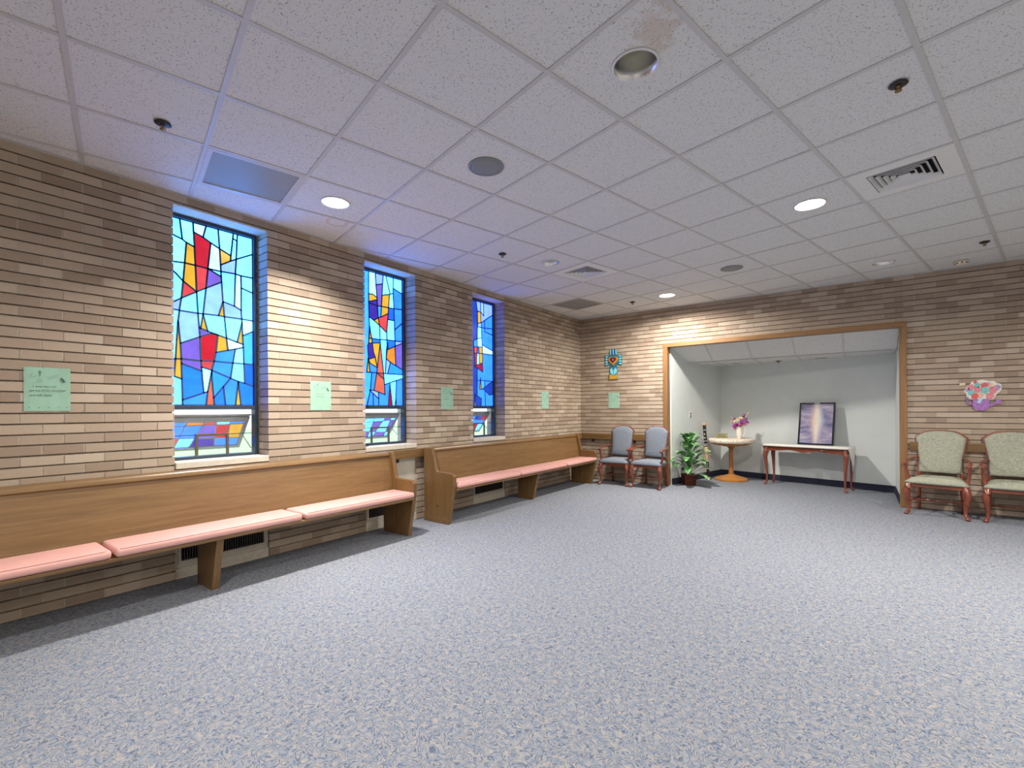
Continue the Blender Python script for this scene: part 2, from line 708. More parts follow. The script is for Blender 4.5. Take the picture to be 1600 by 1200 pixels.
# alcove ceiling: a sloped row of tiles behind the casing, then a flat row
ca = struct(obj('ceiling_alcove', (lambda b: (box(b, 1.60, 4.70, 0.10, 1.96, 2.50, 2.54), b)[1])(new_bm()), M['tile']))
xs = [1.60] + [4.64 - 0.6096 * k for k in range(5, -1, -1)][1:]
xs = [1.60, 2.20, 2.811, 3.421, 4.03, 4.64]
for i in range(5):
    for flat in (0, 1):
        q = [(xs[i] + 0.006, 0.66 if flat else 0.125), (xs[i + 1] - 0.006, 0.66 if flat else 0.125),
             (xs[i + 1] - 0.006, 1.95 if flat else 0.645), (xs[i] + 0.006, 1.95 if flat else 0.645)]
        q = clip_convex(q, ALC)
        if len(q) < 3:
            continue
        bm = new_bm()
        zf = (lambda y: 2.10) if flat else (lambda y: 2.335 - (y - 0.12) * 0.235 / 0.53)
        lo = [bm.verts.new((x, y, zf(y))) for x, y in q]
        hi = [bm.verts.new((x, y, zf(y) + 0.018)) for x, y in q]
        fs = [bm.faces.new(lo[::-1]), bm.faces.new(hi)]
        for j in range(len(q)):
            fs.append(bm.faces.new((lo[j], lo[(j + 1) % len(q)], hi[(j + 1) % len(q)], hi[j])))
        bmesh.ops.recalc_face_normals(bm, faces=fs)
        obj('ceiling_tile', bm, M['tile'], ca)
for i in range(1, 5):
    bm = new_bm()
    x = xs[i]
    prism(bm, [(0.125, 2.329), (0.652, 2.093), (1.9, 2.093), (1.9, 2.099), (0.655, 2.099), (0.125, 2.336)], 'x', x - 0.011, x + 0.011)
    # trim to the back wall
    for v in bm.verts:
        yb = 1.88 - (v.co.x - 2.05) * (0.66 / 2.59) - 0.004
        if v.co.y > yb:
            v.co.y = yb
    obj('grid_tee', bm, M['tee'], ca)
bm = new_bm()
box(bm, 1.775, 4.638, 0.640, 0.664, 2.0915, 2.098)
obj('grid_tee', bm, M['tee'], ca)

# wooden casing round the opening
tr = struct(obj('trim_1', (lambda b: (box(b, 1.565, 4.70, -0.018, 0.125, 2.322, 2.388, 0.003), b)[1])(new_bm()), M['trim_x']),)
bm = new_bm()
box(bm, 1.565, 1.640, -0.018, 0.125, 0.0, 2.3215, 0.003)
obj('jamb', bm, M['trim_z'], tr)
bm = new_bm()
box(bm, 4.628, 4.70, -0.018, 0.125, 0.0, 2.3215, 0.003)
obj('jamb', bm, M['trim_z'], tr)

# stand-off chair rails
def rail_y(name, y0, y1):
    bm = new_bm()
    box(bm, 0.022, 0.052, y0, y1, 0.742, 0.848, 0.006)
    o = struct(obj(name, bm, M['oak']))
    n = max(2, int((y1 - y0) / 0.8) + 1)
    for i in range(n):
        y = y0 + 0.1 + (y1 - y0 - 0.2) * i / (n - 1)
        bm = new_bm()
        box(bm, 0.002, 0.0215, y - 0.02, y + 0.02, 0.70, 0.80)
        obj('bracket', bm, M['darkmetal'], o)


def rail_x(name, x0, x1, first):
    bm = new_bm()
    box(bm, x0, x1, -0.052, -0.022, 0.742, 0.848, 0.006)
    o = struct(obj(name, bm, M['oak_x']))
    for x in [first + 0.8 * i for i in range(8) if first + 0.8 * i < x1]:
        bm = new_bm()
        box(bm, x - 0.02, x + 0.02, -0.0215, -0.002, 0.70, 0.80)
        obj('bracket', bm, M['darkmetal'], o)


rail_y('trim_2', YR, -0.06)
rail_x('trim_3', 0.004, 1.56, 0.26)
rail_x('trim_4', 4.72, XR - 0.01, 5.0)

# ------------------------------------------------------------------ ceiling: 2 ft grid, turned 13 degrees to the brick walls
GO = (2.2359, -6.2777)
GA = R(-13.16)
T = 0.6096
GU = (math.cos(GA), math.sin(GA))
GV = (-math.sin(GA), math.cos(GA))


def gp(u, v):
    return (GO[0] + T * (u * GU[0] + v * GV[0]), GO[1] + T * (u * GU[1] + v * GV[1]))


ROOM = [(0.002, YR + 0.002), (XR - 0.002, YR + 0.002), (XR - 0.002, -0.002), (0.002, -0.002)]
bm = new_bm()
box(bm, -0.36, XR + 0.1, YR - 0.1, 2.1, H + 0.45, H + 0.55)
ceiling = struct(obj('ceiling', bm, M['plainwall']))

LIGHT_ON = [(-2.5, 0.5), (-2.5, 8.5), (1.5, 5.5), (1.5, -2.5), (5.5, 2.5), (5.5, 6.5), (5.5, -5.5), (9.5, -0.5)]
LIGHT_OFF = [(1.5, 1.5), (-2.5, 4.5), (1.5, 9.5)]
SPK = [(-0.5, 1.5), (-0.5, 7.55)]
VENT = [(2.5, 5.5), (-2.5, 5.5)]
GREY = [(-2.5, -0.5)]
GREY2 = [(-4.5, 7.5)]
HOLES = {(math.floor(u), math.floor(v)): 0.104 for u, v in LIGHT_ON + LIGHT_OFF}
SKIP = {(math.floor(u), math.floor(v)) for u, v in VENT + GREY + GREY2}
G = T / 2 - 0.0115
ZT = H + 0.004          # tile face, a little above the tee flange


def tile_mesh(hole=None):
    bm = new_bm()
    if hole is None:
        box(bm, -G, G, -G, G, 0, 0.016)
    else:
        n = 32
        def sq(k):
            a = 2 * math.pi * k / n
            c, s = math.cos(a), math.sin(a)
            m = max(abs(c), abs(s))
            return c / m * G, s / m * G
        rings = []
        for z in (0.0, 0.016):
            rings.append([bm.verts.new((*sq(k), z)) for k in range(n)])
            rings.append([bm.verts.new((hole * math.cos(2 * math.pi * k / n), hole * math.sin(2 * math.pi * k / n), z)) for k in range(n)])
        o0, i0, o1, i1 = rings
        for k in range(n):
            j = (k + 1) % n
            bm.faces.new((o0[k], i0[k], i0[j], o0[j]))
            bm.faces.new((o1[k], o1[j], i1[j], i1[k]))
            bm.faces.new((o0[k], o0[j], o1[j], o1[k]))
            bm.faces.new((i0[k], i1[k], i1[j], i0[j]))
    me = bpy.data.meshes.new('ceiling_tile')
    bm.to_mesh(me)
    bm.free()
    me.materials.append(M['tile'])
    return me


full, holed = tile_mesh(), tile_mesh(0.104)
for iu in range(-10, 14):
    for iv in range(-12, 14):
        if (iu, iv) in SKIP:
            continue
        c = gp(iu + 0.5, iv + 0.5)
        e = G / T
        quad = [gp(iu + 0.5 - e, iv + 0.5 - e), gp(iu + 0.5 + e, iv + 0.5 - e), gp(iu + 0.5 + e, iv + 0.5 + e), gp(iu + 0.5 - e, iv + 0.5 + e)]
        q = clip_convex(quad, ROOM)
        if len(q) < 3 or abs(area(q)) < 0.0004:
            continue
        if abs(area(q)) > (2 * G) ** 2 * 0.9995:
            obj('ceiling_tile', holed if (iu, iv) in HOLES else full, None, ceiling, loc=(c[0], c[1], ZT), rot=(0, 0, GA))
        else:
            bm = new_bm()
            prism(bm, q, 'z', ZT, ZT + 0.016)
            obj('ceiling_tile', bm, M['tile'], ceiling)
for d in (0, 1):
    for i in range(-12, 16):
        wd = 0.0125 / T
        a, b = (i - wd, i + wd)
        q = [gp(a, -20), gp(b, -20), gp(b, 20), gp(a, 20)] if d == 0 else [gp(20, a), gp(20, b), gp(-20, b), gp(-20, a)]
        q = clip_convex(q, ROOM)
        if len(q) < 3:
            continue
        bm = new_bm()
        prism(bm, q, 'z', H - (0.0015 if d == 0 else 0.001), ZT - 0.0005)
        obj('grid_tee', bm, M['tee'], ceiling)
# wall angle moulding
bm = new_bm()
box(bm, 0.0015, 0.022, YR + 0.002, -0.022, H - 0.002, H + 0.0005)
obj('edge_moulding', bm, M['tee'], ceiling)
bm = new_bm()
box(bm, 0.0015, XR - 0.002, -0.022, -0.0015, H - 0.002, H + 0.0005)
obj('edge_moulding', bm, M['tee'], ceiling)


def downlight(uv, on, label, seen=True):
    x, y = gp(*uv)
    t = thing('recessed_downlight', label, 'ceiling light', (x, y, H), 0, 'recessed downlights in the tile ceiling')
    bm = new_bm()
    lathe(bm, [(0.104, 0.003), (0.116, 0.003), (0.116, -0.003), (0.104, -0.003), (0.104, 0.003)], 40, cap0=False, cap1=False)
    obj('trim_ring', bm, M['white'], t, True)
    bm = new_bm()
    prof = [(0.104, -0.002), (0.102, 0.05), (0.094, 0.11), (0.076, 0.17)]
    lathe(bm, [(r + 0.002, z) for r, z in prof[::-1]] + prof, 40, cap0=False, cap1=False)
    obj('reflector', bm, M['chrome'], t, True)
    bm = new_bm()
    if on:
        lathe(bm, [(0.002, 0.008), (0.06, 0.0075), (0.101, 0.004), (0.101, 0.010), (0.002, 0.012)], 40)
    else:
        lathe(bm, [(0.002, 0.120), (0.03, 0.125), (0.055, 0.15), (0.070, 0.172), (0.002, 0.175)], 24)
    obj('lamp', bm, M['lampon'] if on else M['lampoff'], t, True)
    if on:
        ld = bpy.data.lights.new('lamp_light', 'AREA')
        ld.shape = 'DISK'
        ld.size = 0.20
        ld.energy = LAMP_W * {(-2.5, 0.5): 1.0, (-2.5, 8.5): 1.4, (1.5, -2.5): 0.75, (5.5, 2.5): 0.65, (1.5, 5.5): 1.05, (5.5, 6.5): 1.35}.get(uv, 1.0)
        ld.color = (1.0, 0.94, 0.86)
        ld.spread = R(128) if uv == (-2.5, 0.5) else R(165)
        lo = bpy.data.objects.new('lamp_light', ld)
        C.objects.link(lo)
        lo.parent = t
        lo.location = (0, 0, -0.001)
    return t


lab_on = {(-2.5, 0.5): 'lit white round downlight beside the nearest stained glass window', (-2.5, 8.5): 'small lit downlight in front of the alcove, nearest the far corner',
          (1.5, 5.5): 'glowing round downlight beside the square air diffuser',
          (1.5, -2.5): 'lit downlight almost overhead, left of the viewer', (5.5, 2.5): 'lit downlight on the right, level with the nearest window',
          (5.5, 6.5): 'added unseen downlight on the far right, in front of the green chairs', (5.5, -5.5): 'lit downlight behind the viewer', (9.5, -0.5): 'lit downlight beside the right wall'}  # the far right downlight is added out of view to brighten the back wall
for uv in LIGHT_ON:
    downlight(uv, True, lab_on.get(uv, 'lit recessed downlight in the ceiling behind the viewer'))
downlight((1.5, 1.5), False, 'large unlit downlight with shiny reflector beside a brown water stain')
downlight((-2.5, 4.5), False, 'unlit chrome downlight beside the far ceiling diffuser')
downlight((1.5, 9.5), False, 'unlit chrome downlight near the back wall above the alcove corner')

for uv, lb in zip(SPK, ['near round grey ceiling speaker between the windows and the stained tile', 'far round grey ceiling speaker in front of the alcove']):
    x, y = gp(*uv)
    t = thing('ceiling_speaker', lb, 'speaker', (x, y, H), 0, 'round ceiling speakers')
    bm = new_bm()
    lathe(bm, [(0.103, 0.0035), (0.123, 0.003), (0.123, -0.004), (0.103, -0.006), (0.103, 0.0035)], 40, cap0=False, cap1=False)
    obj('rim', bm, M['spk'], t, True)
    bm = new_bm()
    lathe(bm, [(0.002, -0.010), (0.04, -0.009), (0.08, -0.008), (0.104, -0.005), (0.104, 0.0), (0.002, 0.0)], 40)
    obj('grille', bm, M['spk'], t, True)

for uv, lb in zip(VENT, ['near square louvred air diffuser in the tile ceiling', 'far square louvred air diffuser towards the corner']):
    x, y = gp(*uv)
    t = thing('air_diffuser', lb, 'vent', (x, y, H), GA, 'square ceiling air diffusers')
    bm = new_bm()
    a, b = 0.19, G
    for (x0, x1, y0, y1) in ((-b, b, -b, -a), (-b, b, a, b), (-b, -a, -a, a), (a, b, -a, a)):
        box(bm, x0, x1, y0, y1, 0.000, 0.012)
    obj('panel', bm, M['white'], t)
    bm = new_bm()
    box(bm, -0.21, 0.21, -0.21, 0.21, 0.034, 0.038)
    for (x0, x1, y0, y1) in ((-.21, .21, -.21, -.19), (-.21, .21, .19, .21), (-.21, -.19, -.19, .19), (.19, .21, -.19, .19)):
        box(bm, x0, x1, y0, y1, 0.0125, 0.034)
    obj('plenum', bm, M['black'], t)
    for k, r in enumerate((0.182, 0.145, 0.108, 0.072, 0.036)):
        bm = new_bm()
        # square cone louvre
        ro, ri = r, r - 0.020
        z0, z1 = -0.005, 0.020
        A = [(-ro, -ro), (ro, -ro), (ro, ro), (-ro, ro)]
        B = [(-ri, -ri), (ri, -ri), (ri, ri), (-ri, ri)]
        vA = [bm.verts.new((*p, z0)) for p in A]
        vB = [bm.verts.new((*p, z1)) for p in B]
        vC = [bm.verts.new((p[0] * 1.005, p[1] * 1.005, z0 + 0.003)) for p in A]
        vD = [bm.verts.new((p[0] * 1.01, p[1] * 1.01, z1 + 0.003)) for p in B]
        for j in range(4):
            i2 = (j + 1) % 4
            bm.faces.new((vA[j], vB[j], vB[i2], vA[i2]))
            bm.faces.new((vC[j], vC[i2], vD[i2], vD[j]))
            bm.faces.new((vA[j], vA[i2], vC[i2], vC[j]))
        if k == 4:
            bm.faces.new(vB[::-1])
        obj('louvre', bm, M['white'], t)

for uv, lb, mt in ((GREY[0], 'flat grey rectangular light panel above the nearest window', 'greypanel'), (GREY2[0], 'grey square return grille in the ceiling near the far corner', 'greypanel2')):
    x, y = gp(*uv)
    t = thing('ceiling_panel', lb, 'ceiling panel', (x, y, H), GA)
    bm = new_bm()
    fr = 0.030
    for (x0, x1, y0, y1) in ((-G, G, -G, -G + fr), (-G, G, G - fr, G), (-G, -G + fr, -G + fr, G - fr), (G - fr, G, -G + fr, G - fr)):
        box(bm, x0, x1, y0, y1, -0.003, 0.012)
    obj('frame', bm, M['tee'] if mt == 'greypanel' else M['greypanel2'], t)
    bm = new_bm()
    box(bm, -G + fr, G - fr, -G + fr, G - fr, 0.004, 0.010)
    obj('diffuser', bm, M[mt], t)
    if mt == 'greypanel2':
        for i in range(14):
            yy = -G + fr + 0.02 + i * 0.036
            bm = new_bm()
            box(bm, -G + fr, G - fr, yy, yy + 0.018, -0.001, 0.0038)
            obj('blade', bm, M['greypanel2'], t)


def sprinkler(x, y, z, label, group='fire sprinkler heads'):
    t = thing('sprinkler_head', label, 'sprinkler', (x, y, z), 0, group)
    bm = new_bm()
    lathe(bm, [(0.012, -0.001), (0.040, -0.002), (0.042, -0.006), (0.030, -0.012), (0.012, -0.012)], 24)
    obj('escutcheon', bm, M['darkmetal'], t, True)
    bm = new_bm()
    lathe(bm, [(0.011, -0.010), (0.010, -0.018), (0.005, -0.020), (0.005, -0.033), (0.007, -0.035)], 14)
    obj('body', bm, M['brass'], t, True)
    bm = new_bm()
    for s in (-1, 1):
        tube(bm, [(s * 0.010, 0, -0.016), (s * 0.013, 0, -0.025), (s * 0.005, 0, -0.035)], 0.003, 6)
    obj('yoke', bm, M['brass'], t, True)
    bm = new_bm()
    lathe(bm, [(0.003, -0.034), (0.016, -0.035), (0.016, -0.038), (0.003, -0.039)], 20)
    obj('deflector', bm, M['brass'], t, True)


sprinkler(0.972, -6.84, H, 'sprinkler head at the upper left, left of the nearest window')
sprinkler(4.379, -4.64, H, 'large sprinkler head at the upper right above the air diffuser')
sprinkler(1.136, -3.84, H, 'sprinkler head above the gap between the second and third windows')
sprinkler(1.36, -0.80, H, 'tiny sprinkler head in the far corner beside the return grille')
sprinkler(5.246, -1.08, H, 'sprinkler head at the right edge near the smoke detector')
sprinkler(3.10, 1.33, 2.10, 'small sprinkler head inside the alcove ceiling')
t = thing('smoke_detector', 'ivory smoke detector near the back wall at right', 'detector', (5.165, -0.36, H))
bm = new_bm()
lathe(bm, [(0.065, -0.001), (0.066, -0.012), (0.055, -0.018), (0.05, -0.030), (0.03, -0.046), (0.004, -0.05)], 28)
obj('housing', bm, M['ivory'], t, True)
for k in range(8):
    a = k * math.pi / 4
    bm = new_bm()
    box(bm, 0.047, 0.058, -0.007, 0.007, -0.029, -0.020)
    obj('vent_slot', bm, M['darkmetal'], t, rot=(0, 0, a))
for x in (2.44, 3.72):
    t = thing('slot_grille', 'dark slot grille in the alcove ceiling, %s one' % ('left' if x < 3 else 'right'), 'vent', (x, 1.29, 2.10), GA, 'slots in the alcove ceiling')
    bm = new_bm()
    box(bm, -0.09, 0.09, -0.03, 0.03, -0.004, -0.0005)
    obj('rim', bm, M['tee'], t)
    bm = new_bm()
    box(bm, -0.08, 0.08, -0.02, 0.02, -0.0055, -0.0042)
    obj('slot', bm, M['black'], t)

# ------------------------------------------------------------------ stained glass


def faces_of(segs, rect, ext=0.016, tol=0.006):
    """cells of the arrangement of the lead lines inside a rectangle"""
    (x0, y0, x1, y1) = rect
    L = []
    for pl in segs:
        m = len(pl)
        for i in range(m - 1):
            p, q = Vector(pl[i]), Vector(pl[i + 1])
            d = q - p
            if d.length < 1e-4:
                continue
            d.normalize()
            if i == 0:
                p = p - d * ext
            if i == m - 2:
                q = q + d * ext
            # clip to rect
            t0, t1 = 0.0, 1.0
            dx, dy = q.x - p.x, q.y - p.y
            ok = True
            for pp, qq in ((-dx, p.x - x0), (dx, x1 - p.x), (-dy, p.y - y0), (dy, y1 - p.y)):
                if abs(pp) < 1e-12:
                    if qq < 0:
                        ok = False
                else:
                    r = qq / pp
                    if pp < 0:
                        t0 = max(t0, r)
                    else:
                        t1 = min(t1, r)
            if ok and t0 < t1:
                a = (p.x + dx * t0, p.y + dy * t0)
                b = (p.x + dx * t1, p.y + dy * t1)
                if math.hypot(a[0] - b[0], a[1] - b[1]) > 1e-4:
                    L.append((a, b))
    R4 = [(x0, y0), (x1, y0), (x1, y1), (x0, y1)]
    for i in range(4):
        L.append((R4[i], R4[(i + 1) % 4]))
    V = []

    def vid(p):
        for i, q in enumerate(V):
            if abs(q[0] - p[0]) < tol and abs(q[1] - p[1]) < tol:
                return i
        V.append(p)
        return len(V) - 1
    for p in R4:
        vid(p)
    E = set()
    for i, (a, b) in enumerate(L):
        ts = [0.0, 1.0]
        ax, ay = a
        bx, by = b
        for j, (c, d) in enumerate(L):
            if i == j:
                continue
            den = (bx - ax) * (d[1] - c[1]) - (by - ay) * (d[0] - c[0])
            if abs(den) < 1e-12:
                continue
            t = ((c[0] - ax) * (d[1] - c[1]) - (c[1] - ay) * (d[0] - c[0])) / den
            u = ((c[0] - ax) * (by - ay) - (c[1] - ay) * (bx - ax)) / den
            if -1e-6 <= t <= 1 + 1e-6 and -1e-6 <= u <= 1 + 1e-6:
                ts.append(min(1, max(0, t)))
        ts.sort()
        ids = [vid((ax + (bx - ax) * t, ay + (by - ay) * t)) for t in ts]
        for k in range(len(ids) - 1):
            if ids[k] != ids[k + 1]:
                E.add((min(ids[k], ids[k + 1]), max(ids[k], ids[k + 1])))
    while True:
        deg = {}
        for a, b in E:
            deg[a] = deg.get(a, 0) + 1
            deg[b] = deg.get(b, 0) + 1
        bad = {e for e in E if deg[e[0]] == 1 or deg[e[1]] == 1}
        if not bad:
            break
        E -= bad
    adj = {}
    for a, b in E:
        adj.setdefault(a, []).append(b)
        adj.setdefault(b, []).append(a)
    for a in adj:
        adj[a].sort(key=lambda b: math.atan2(V[b][1] - V[a][1], V[b][0] - V[a][0]))
    seen = set()
    out = []
    for a in adj:
        for b in adj[a]:
            if (a, b) in seen:
                continue
            f = []
            p, q = a, b
            for _ in range(400):
                if (p, q) in seen:
                    break
                seen.add((p, q))
                f.append(p)
                nb = adj[q]
                r = nb[(nb.index(p) - 1) % len(nb)]
                p, q = q, r
            # split pinched loops into simple ones
            st = []
            for i in f:
                if i in st:
                    k = st.index(i)
                    loop = st[k:]
                    st = st[:k + 1]
                    if len(loop) >= 3 and area([V[j] for j in loop]) > 0.00003:
                        out.append([V[j] for j in loop])
                else:
                    st.append(i)
            if len(st) >= 3 and area([V[j] for j in st]) > 0.00003:
                out.append([V[j] for j in st])
    return out, [(V[a], V[b]) for a, b in E]


def inside(p, poly):
    r = False
    n = len(poly)
    for i in range(n):
        a, b = poly[i], poly[(i + 1) % n]
        if (a[1] > p[1]) != (b[1] > p[1]) and p[0] < (b[0] - a[0]) * (p[1] - a[1]) / (b[1] - a[1]) + a[0]:
            r = not r
    return r


PALE = [(0.185, 1.50, 4.0), (0.140, 1.20, 4.1), (0.150, 0.31, 2.3), (0.270, 1.75, 3.8), (0.135, 0.26, 2.1), (0.150, 1.00, 4.0)]
DEEP = [(0.008, 0.115, 1.6), (0.014, 0.180, 2.2), (0.007, 0.080, 1.0), (0.030, 0.27, 2.6)]
COL = dict(y=(0.40, 0.222, 0.018), o=(0.40, 0.143, 0.020), r=(0.285, 0.005, 0.016), p=(0.37, 0.033, 0.045), v=(0.095, 0.062, 0.34), d=(0.026, 0.012, 0.22), w=(0.32, 0.75, 1.5),
           b=(0.022, 0.170, 1.6), n=(0.006, 0.030, 0.26), c=(0.120, 1.0, 3.8), m=(0.21, 0.0, 0.026), s=(0.37, 0.075, 0.045))

W1A = (250, 310, 5.4556)
W1B = (250, 520, 5.4556)
W2A = (560, 400, 8.0)
W2B = (560, 540, 7.06)
W3A = (725, 450, 10.0)
W3B = (725, 560, 8.89)
PAT = [
    [(W1A, [[(160, 130), (188, 350)], [(276, 165), (292, 415), (300, 572), (310, 797), (322, 980), (336, 1145)], [(403, 195), (365, 332)],
            [(40, 270), (130, 320), (190, 350), (222, 376), (292, 415)], [(288, 290), (365, 332), (430, 380), (506, 430), (602, 490)],
            [(222, 376), (208, 550), (195, 705), (180, 850), (163, 955), (150, 1060), (140, 1200)], [(40, 528), (130, 540), (208, 550), (300, 572), (408, 600)],
            [(40, 560), (130, 635), (195, 705)], [(195, 705), (305, 800)], [(40, 915), (125, 875), (180, 850), (308, 800), (390, 765), (522, 715)],
            [(430, 380), (412, 603), (390, 765), (365, 985)], [(412, 603), (520, 668)],
            [(490, 225), (506, 430), (520, 668), (524, 715), (535, 880), (547, 1010), (562, 1160), (565, 1195)], [(628, 255), (602, 490), (600, 535)],
            [(658, 270), (648, 520), (640, 645), (632, 920)], [(622, 345), (655, 365)], [(518, 567), (600, 535), (650, 520), (800, 475), (860, 460)],
            [(412, 603), (520, 625), (640, 645), (690, 662), (860, 695)], [(688, 662), (690, 765), (690, 955), (697, 1062), (706, 1240)], [(690, 765), (860, 842)],
            [(535, 880), (635, 920), (690, 955)], [(535, 880), (497, 1000)], [(40, 932), (165, 955), (322, 980), (365, 985), (497, 1000), (547, 1010), (697, 1030), (860, 1058)],
            [(365, 985), (345, 1105)], [(365, 985), (405, 1132)], [(336, 1105), (405, 1132), (492, 1165), (562, 1190), (640, 1220), (706, 1245)],
            [(697, 1062), (655, 1230)], [(706, 1170), (860, 1107)]],
      [(255, 460, 'y'), (250, 640, 'y'), (230, 780, 'p'), (355, 450, 'r'), (350, 680, 'p'), (460, 680, 'v'), (545, 510, 'y'), (525, 960, 'y'), (370, 1070, 'y'), (690, 1180, 'y'),
       (375, 1140, 'v'), (330, 250, 'w'), (460, 500, 'w'), (660, 800, 'w')]),
     (W1B, [[(140, 54), (130, 222), (118, 372)], [(152, -100), (172, 90), (180, 222), (185, 400), (192, 640)], [(336, 0), (348, 240), (360, 400), (372, 512)],
            [(172, 90), (340, 35), (435, 5), (492, 18)], [(492, 18), (475, 168), (460, 243), (440, 320), (438, 360)], [(565, 45), (577, 150)],
            [(470, 172), (577, 150), (640, 140), (706, 127)], [(706, 90), (708, 128), (713, 265), (720, 430)],
            [(40, 212), (130, 222), (180, 222), (350, 240), (460, 243), (620, 258), (713, 265), (860, 277)], [(182, 262), (352, 326)],
            [(355, 293), (440, 320), (600, 388), (665, 415), (720, 430), (860, 483)], [(640, 140), (620, 258), (600, 388)], [(40, 342), (118, 370), (184, 394)],
            [(192, 572), (372, 512), (408, 500)], [(440, 320), (405, 500), (388, 650)], [(438, 360), (465, 650)], [(600, 388), (465, 545)], [(540, 472), (560, 650)],
            [(665, 415), (638, 650)], [(668, 425), (692, 650)]],
      [(152, 150, 'y'), (150, 300, 'y'), (260, 150, 'v'), (250, 250, 'v'), (410, 120, 'r'), (400, 272, 'p'), (525, 100, 'y'), (640, 110, 'w'), (428, 560, 's'), (665, 560, 'y'),
       (560, 200, 'b'), (600, 500, 'b'), (300, 580, 'b'), (530, 300, 'b'), (150, 500, 'c')])],
    [(W2A, [[(125, 130), (125, 300), (125, 570), (130, 760), (135, 880), (125, 1090)], [(205, 170), (215, 360), (230, 540), (245, 770)], [(310, 180), (300, 350), (285, 630), (275, 770)], [(215, 360), (300, 355)],
            [(325, 190), (390, 470)], [(430, 230), (430, 470), (440, 660), (445, 810), (455, 1100)], [(285, 492), (385, 480), (430, 470)], [(430, 405), (570, 495)],
            [(125, 470), (180, 480), (228, 520)], [(125, 570), (228, 548)], [(40, 565), (125, 585), (245, 625), (285, 632), (440, 660), (570, 675)],
            [(385, 480), (370, 720), (350, 960), (355, 1100)], [(250, 770), (285, 760), (370, 722)], [(40, 680), (130, 760), (190, 805), (255, 865), (350, 960)],
            [(190, 805), (250, 770), (262, 880), (270, 1090)], [(370, 795), (445, 810)], [(455, 920), (570, 820)], [(140, 900), (125, 1090)],
            [(140, 900), (165, 1030), (185, 1200)], [(40, 1012), (165, 1035), (270, 1045), (360, 1050), (570, 1078)], [(120, 1090), (265, 1085)], [(40, 870), (135, 885)], [(360, 1170), (570, 1082)]],
      [(150, 510, 'y'), (170, 590, 'd'), (180, 700, 'd'), (335, 560, 'y'), (325, 690, 'y'), (230, 815, 'y'), (320, 800, 'p'), (140, 1000, 'o'), (145, 1060, 'y'), (145, 1140, 'd'), (225, 1150, 'y'),
       (480, 560, 'b'), (480, 740, 'b'), (500, 1000, 'b'), (255, 500, 'v'), (300, 1120, 'c')]),
     (W2B, [[(110, -26), (100, 0), (110, 150), (125, 290)], [(163, 71), (180, 120), (205, 240)], [(110, 155), (180, 130)], [(110, 155), (125, 195), (205, 245)], [(105, 150), (90, 290)],
            [(238, -26), (195, 330), (170, 495)], [(238, -26), (275, 300), (285, 430), (290, 540)], [(313, -18), (310, 0), (295, 300)], [(321, -30), (305, 140)], [(321, -30), (328, 150)], [(305, 145), (350, 185), (500, 280)],
            [(350, 185), (320, 310)], [(402, -18), (400, 0), (410, 215)], [(40, 290), (195, 300), (320, 312), (500, 322)], [(205, 310), (275, 365)], [(285, 430), (500, 358)], [(145, 300), (130, 490), (85, 690)],
            [(40, 450), (120, 490), (220, 585)], [(130, 488), (170, 495), (290, 540)], [(345, 425), (325, 690)], [(345, 425), (375, 690)], [(415, 395), (410, 590), (393, 690)], [(410, 590), (420, 690)],
            [(220, 520), (222, 690)], [(160, 540), (162, 690)]],
      [(150, 60, 'd'), (205, 60, 'y'), (165, 180, 'y'), (105, 240, 'y'), (240, 180, 's'), (255, 320, 'p'), (225, 430, 's'), (345, 600, 'm'), (315, 110, 'o'), (408, 650, 'y'), (120, 600, 'b'), (270, 600, 'b'),
       (190, 600, 'b'), (450, 520, 'b'), (155, 250, 'b'), (380, 560, 'c'), (450, 200, 'v'), (155, 400, 'b')])],
    [(W3A, [[(175, 120), (205, 360), (210, 590), (205, 790)], [(250, 160), (255, 380), (260, 530)], [(300, 180), (305, 440)], [(60, 310), (110, 325), (215, 370)], [(60, 450), (110, 425), (215, 370)],
            [(205, 360), (260, 380), (305, 440)], [(200, 560), (270, 540), (400, 450), (470, 410)], [(60, 580), (120, 590), (270, 620), (460, 645)], [(265, 530), (275, 890)], [(315, 500), (325, 890)],
            [(330, 690), (470, 750)], [(60, 870), (130, 830), (205, 790), (275, 780)], [(145, 830), (150, 920), (165, 1100)], [(205, 790), (210, 920), (195, 1100)], [(60, 925), (150, 920), (285, 920)],
            [(225, 920), (237, 1100)], [(280, 890), (288, 1100)], [(280, 890), (470, 1000)], [(60, 1015), (120, 1020), (290, 1025), (460, 1050)]],
      [(140, 375, 'p'), (235, 540, 'y'), (180, 870, 'b'), (180, 970, 'p'), (180, 1090, 'r'), (255, 970, 'y'), (260, 1090, 'y'), (360, 560, 'b'), (360, 660, 'b'), (300, 700, 'b'), (370, 850, 'b'), (350, 980, 'w'), (125, 1130, 'y'), (295, 580, 'b')]),
     (W3B, [[(147, 0), (150, 210)], [(173, 0), (176, 92)], [(211, 0), (213, 80)], [(256, 0), (252, 65)], [(60, 220), (110, 215), (150, 205)], [(150, 100), (250, 65)], [(150, 110), (255, 190)], [(250, 65), (258, 190)], [(60, 295), (120, 300), (280, 310), (420, 325)],
            [(225, 270), (215, 425)], [(225, 270), (240, 425)], [(212, 425), (242, 428)], [(260, 420), (350, 350), (420, 310)], [(260, 420), (350, 510), (420, 490)], [(150, 500), (140, 700)], [(150, 500), (165, 700)],
            [(150, 500), (240, 560), (235, 700)], [(280, -20), (285, 400)], [(290, 450), (295, 700)], [(180, 140), (180, 510)]],
      [(125, 120, 'y'), (220, 130, 'm'), (226, 370, 'o'), (330, 430, 'n'), (152, 620, 'y'), (200, 570, 'n'), (130, 560, 'n'), (270, 600, 'b'), (330, 600, 'b'), (320, 200, 'b'), (330, 340, 'b')])],
]
GX = -0.20


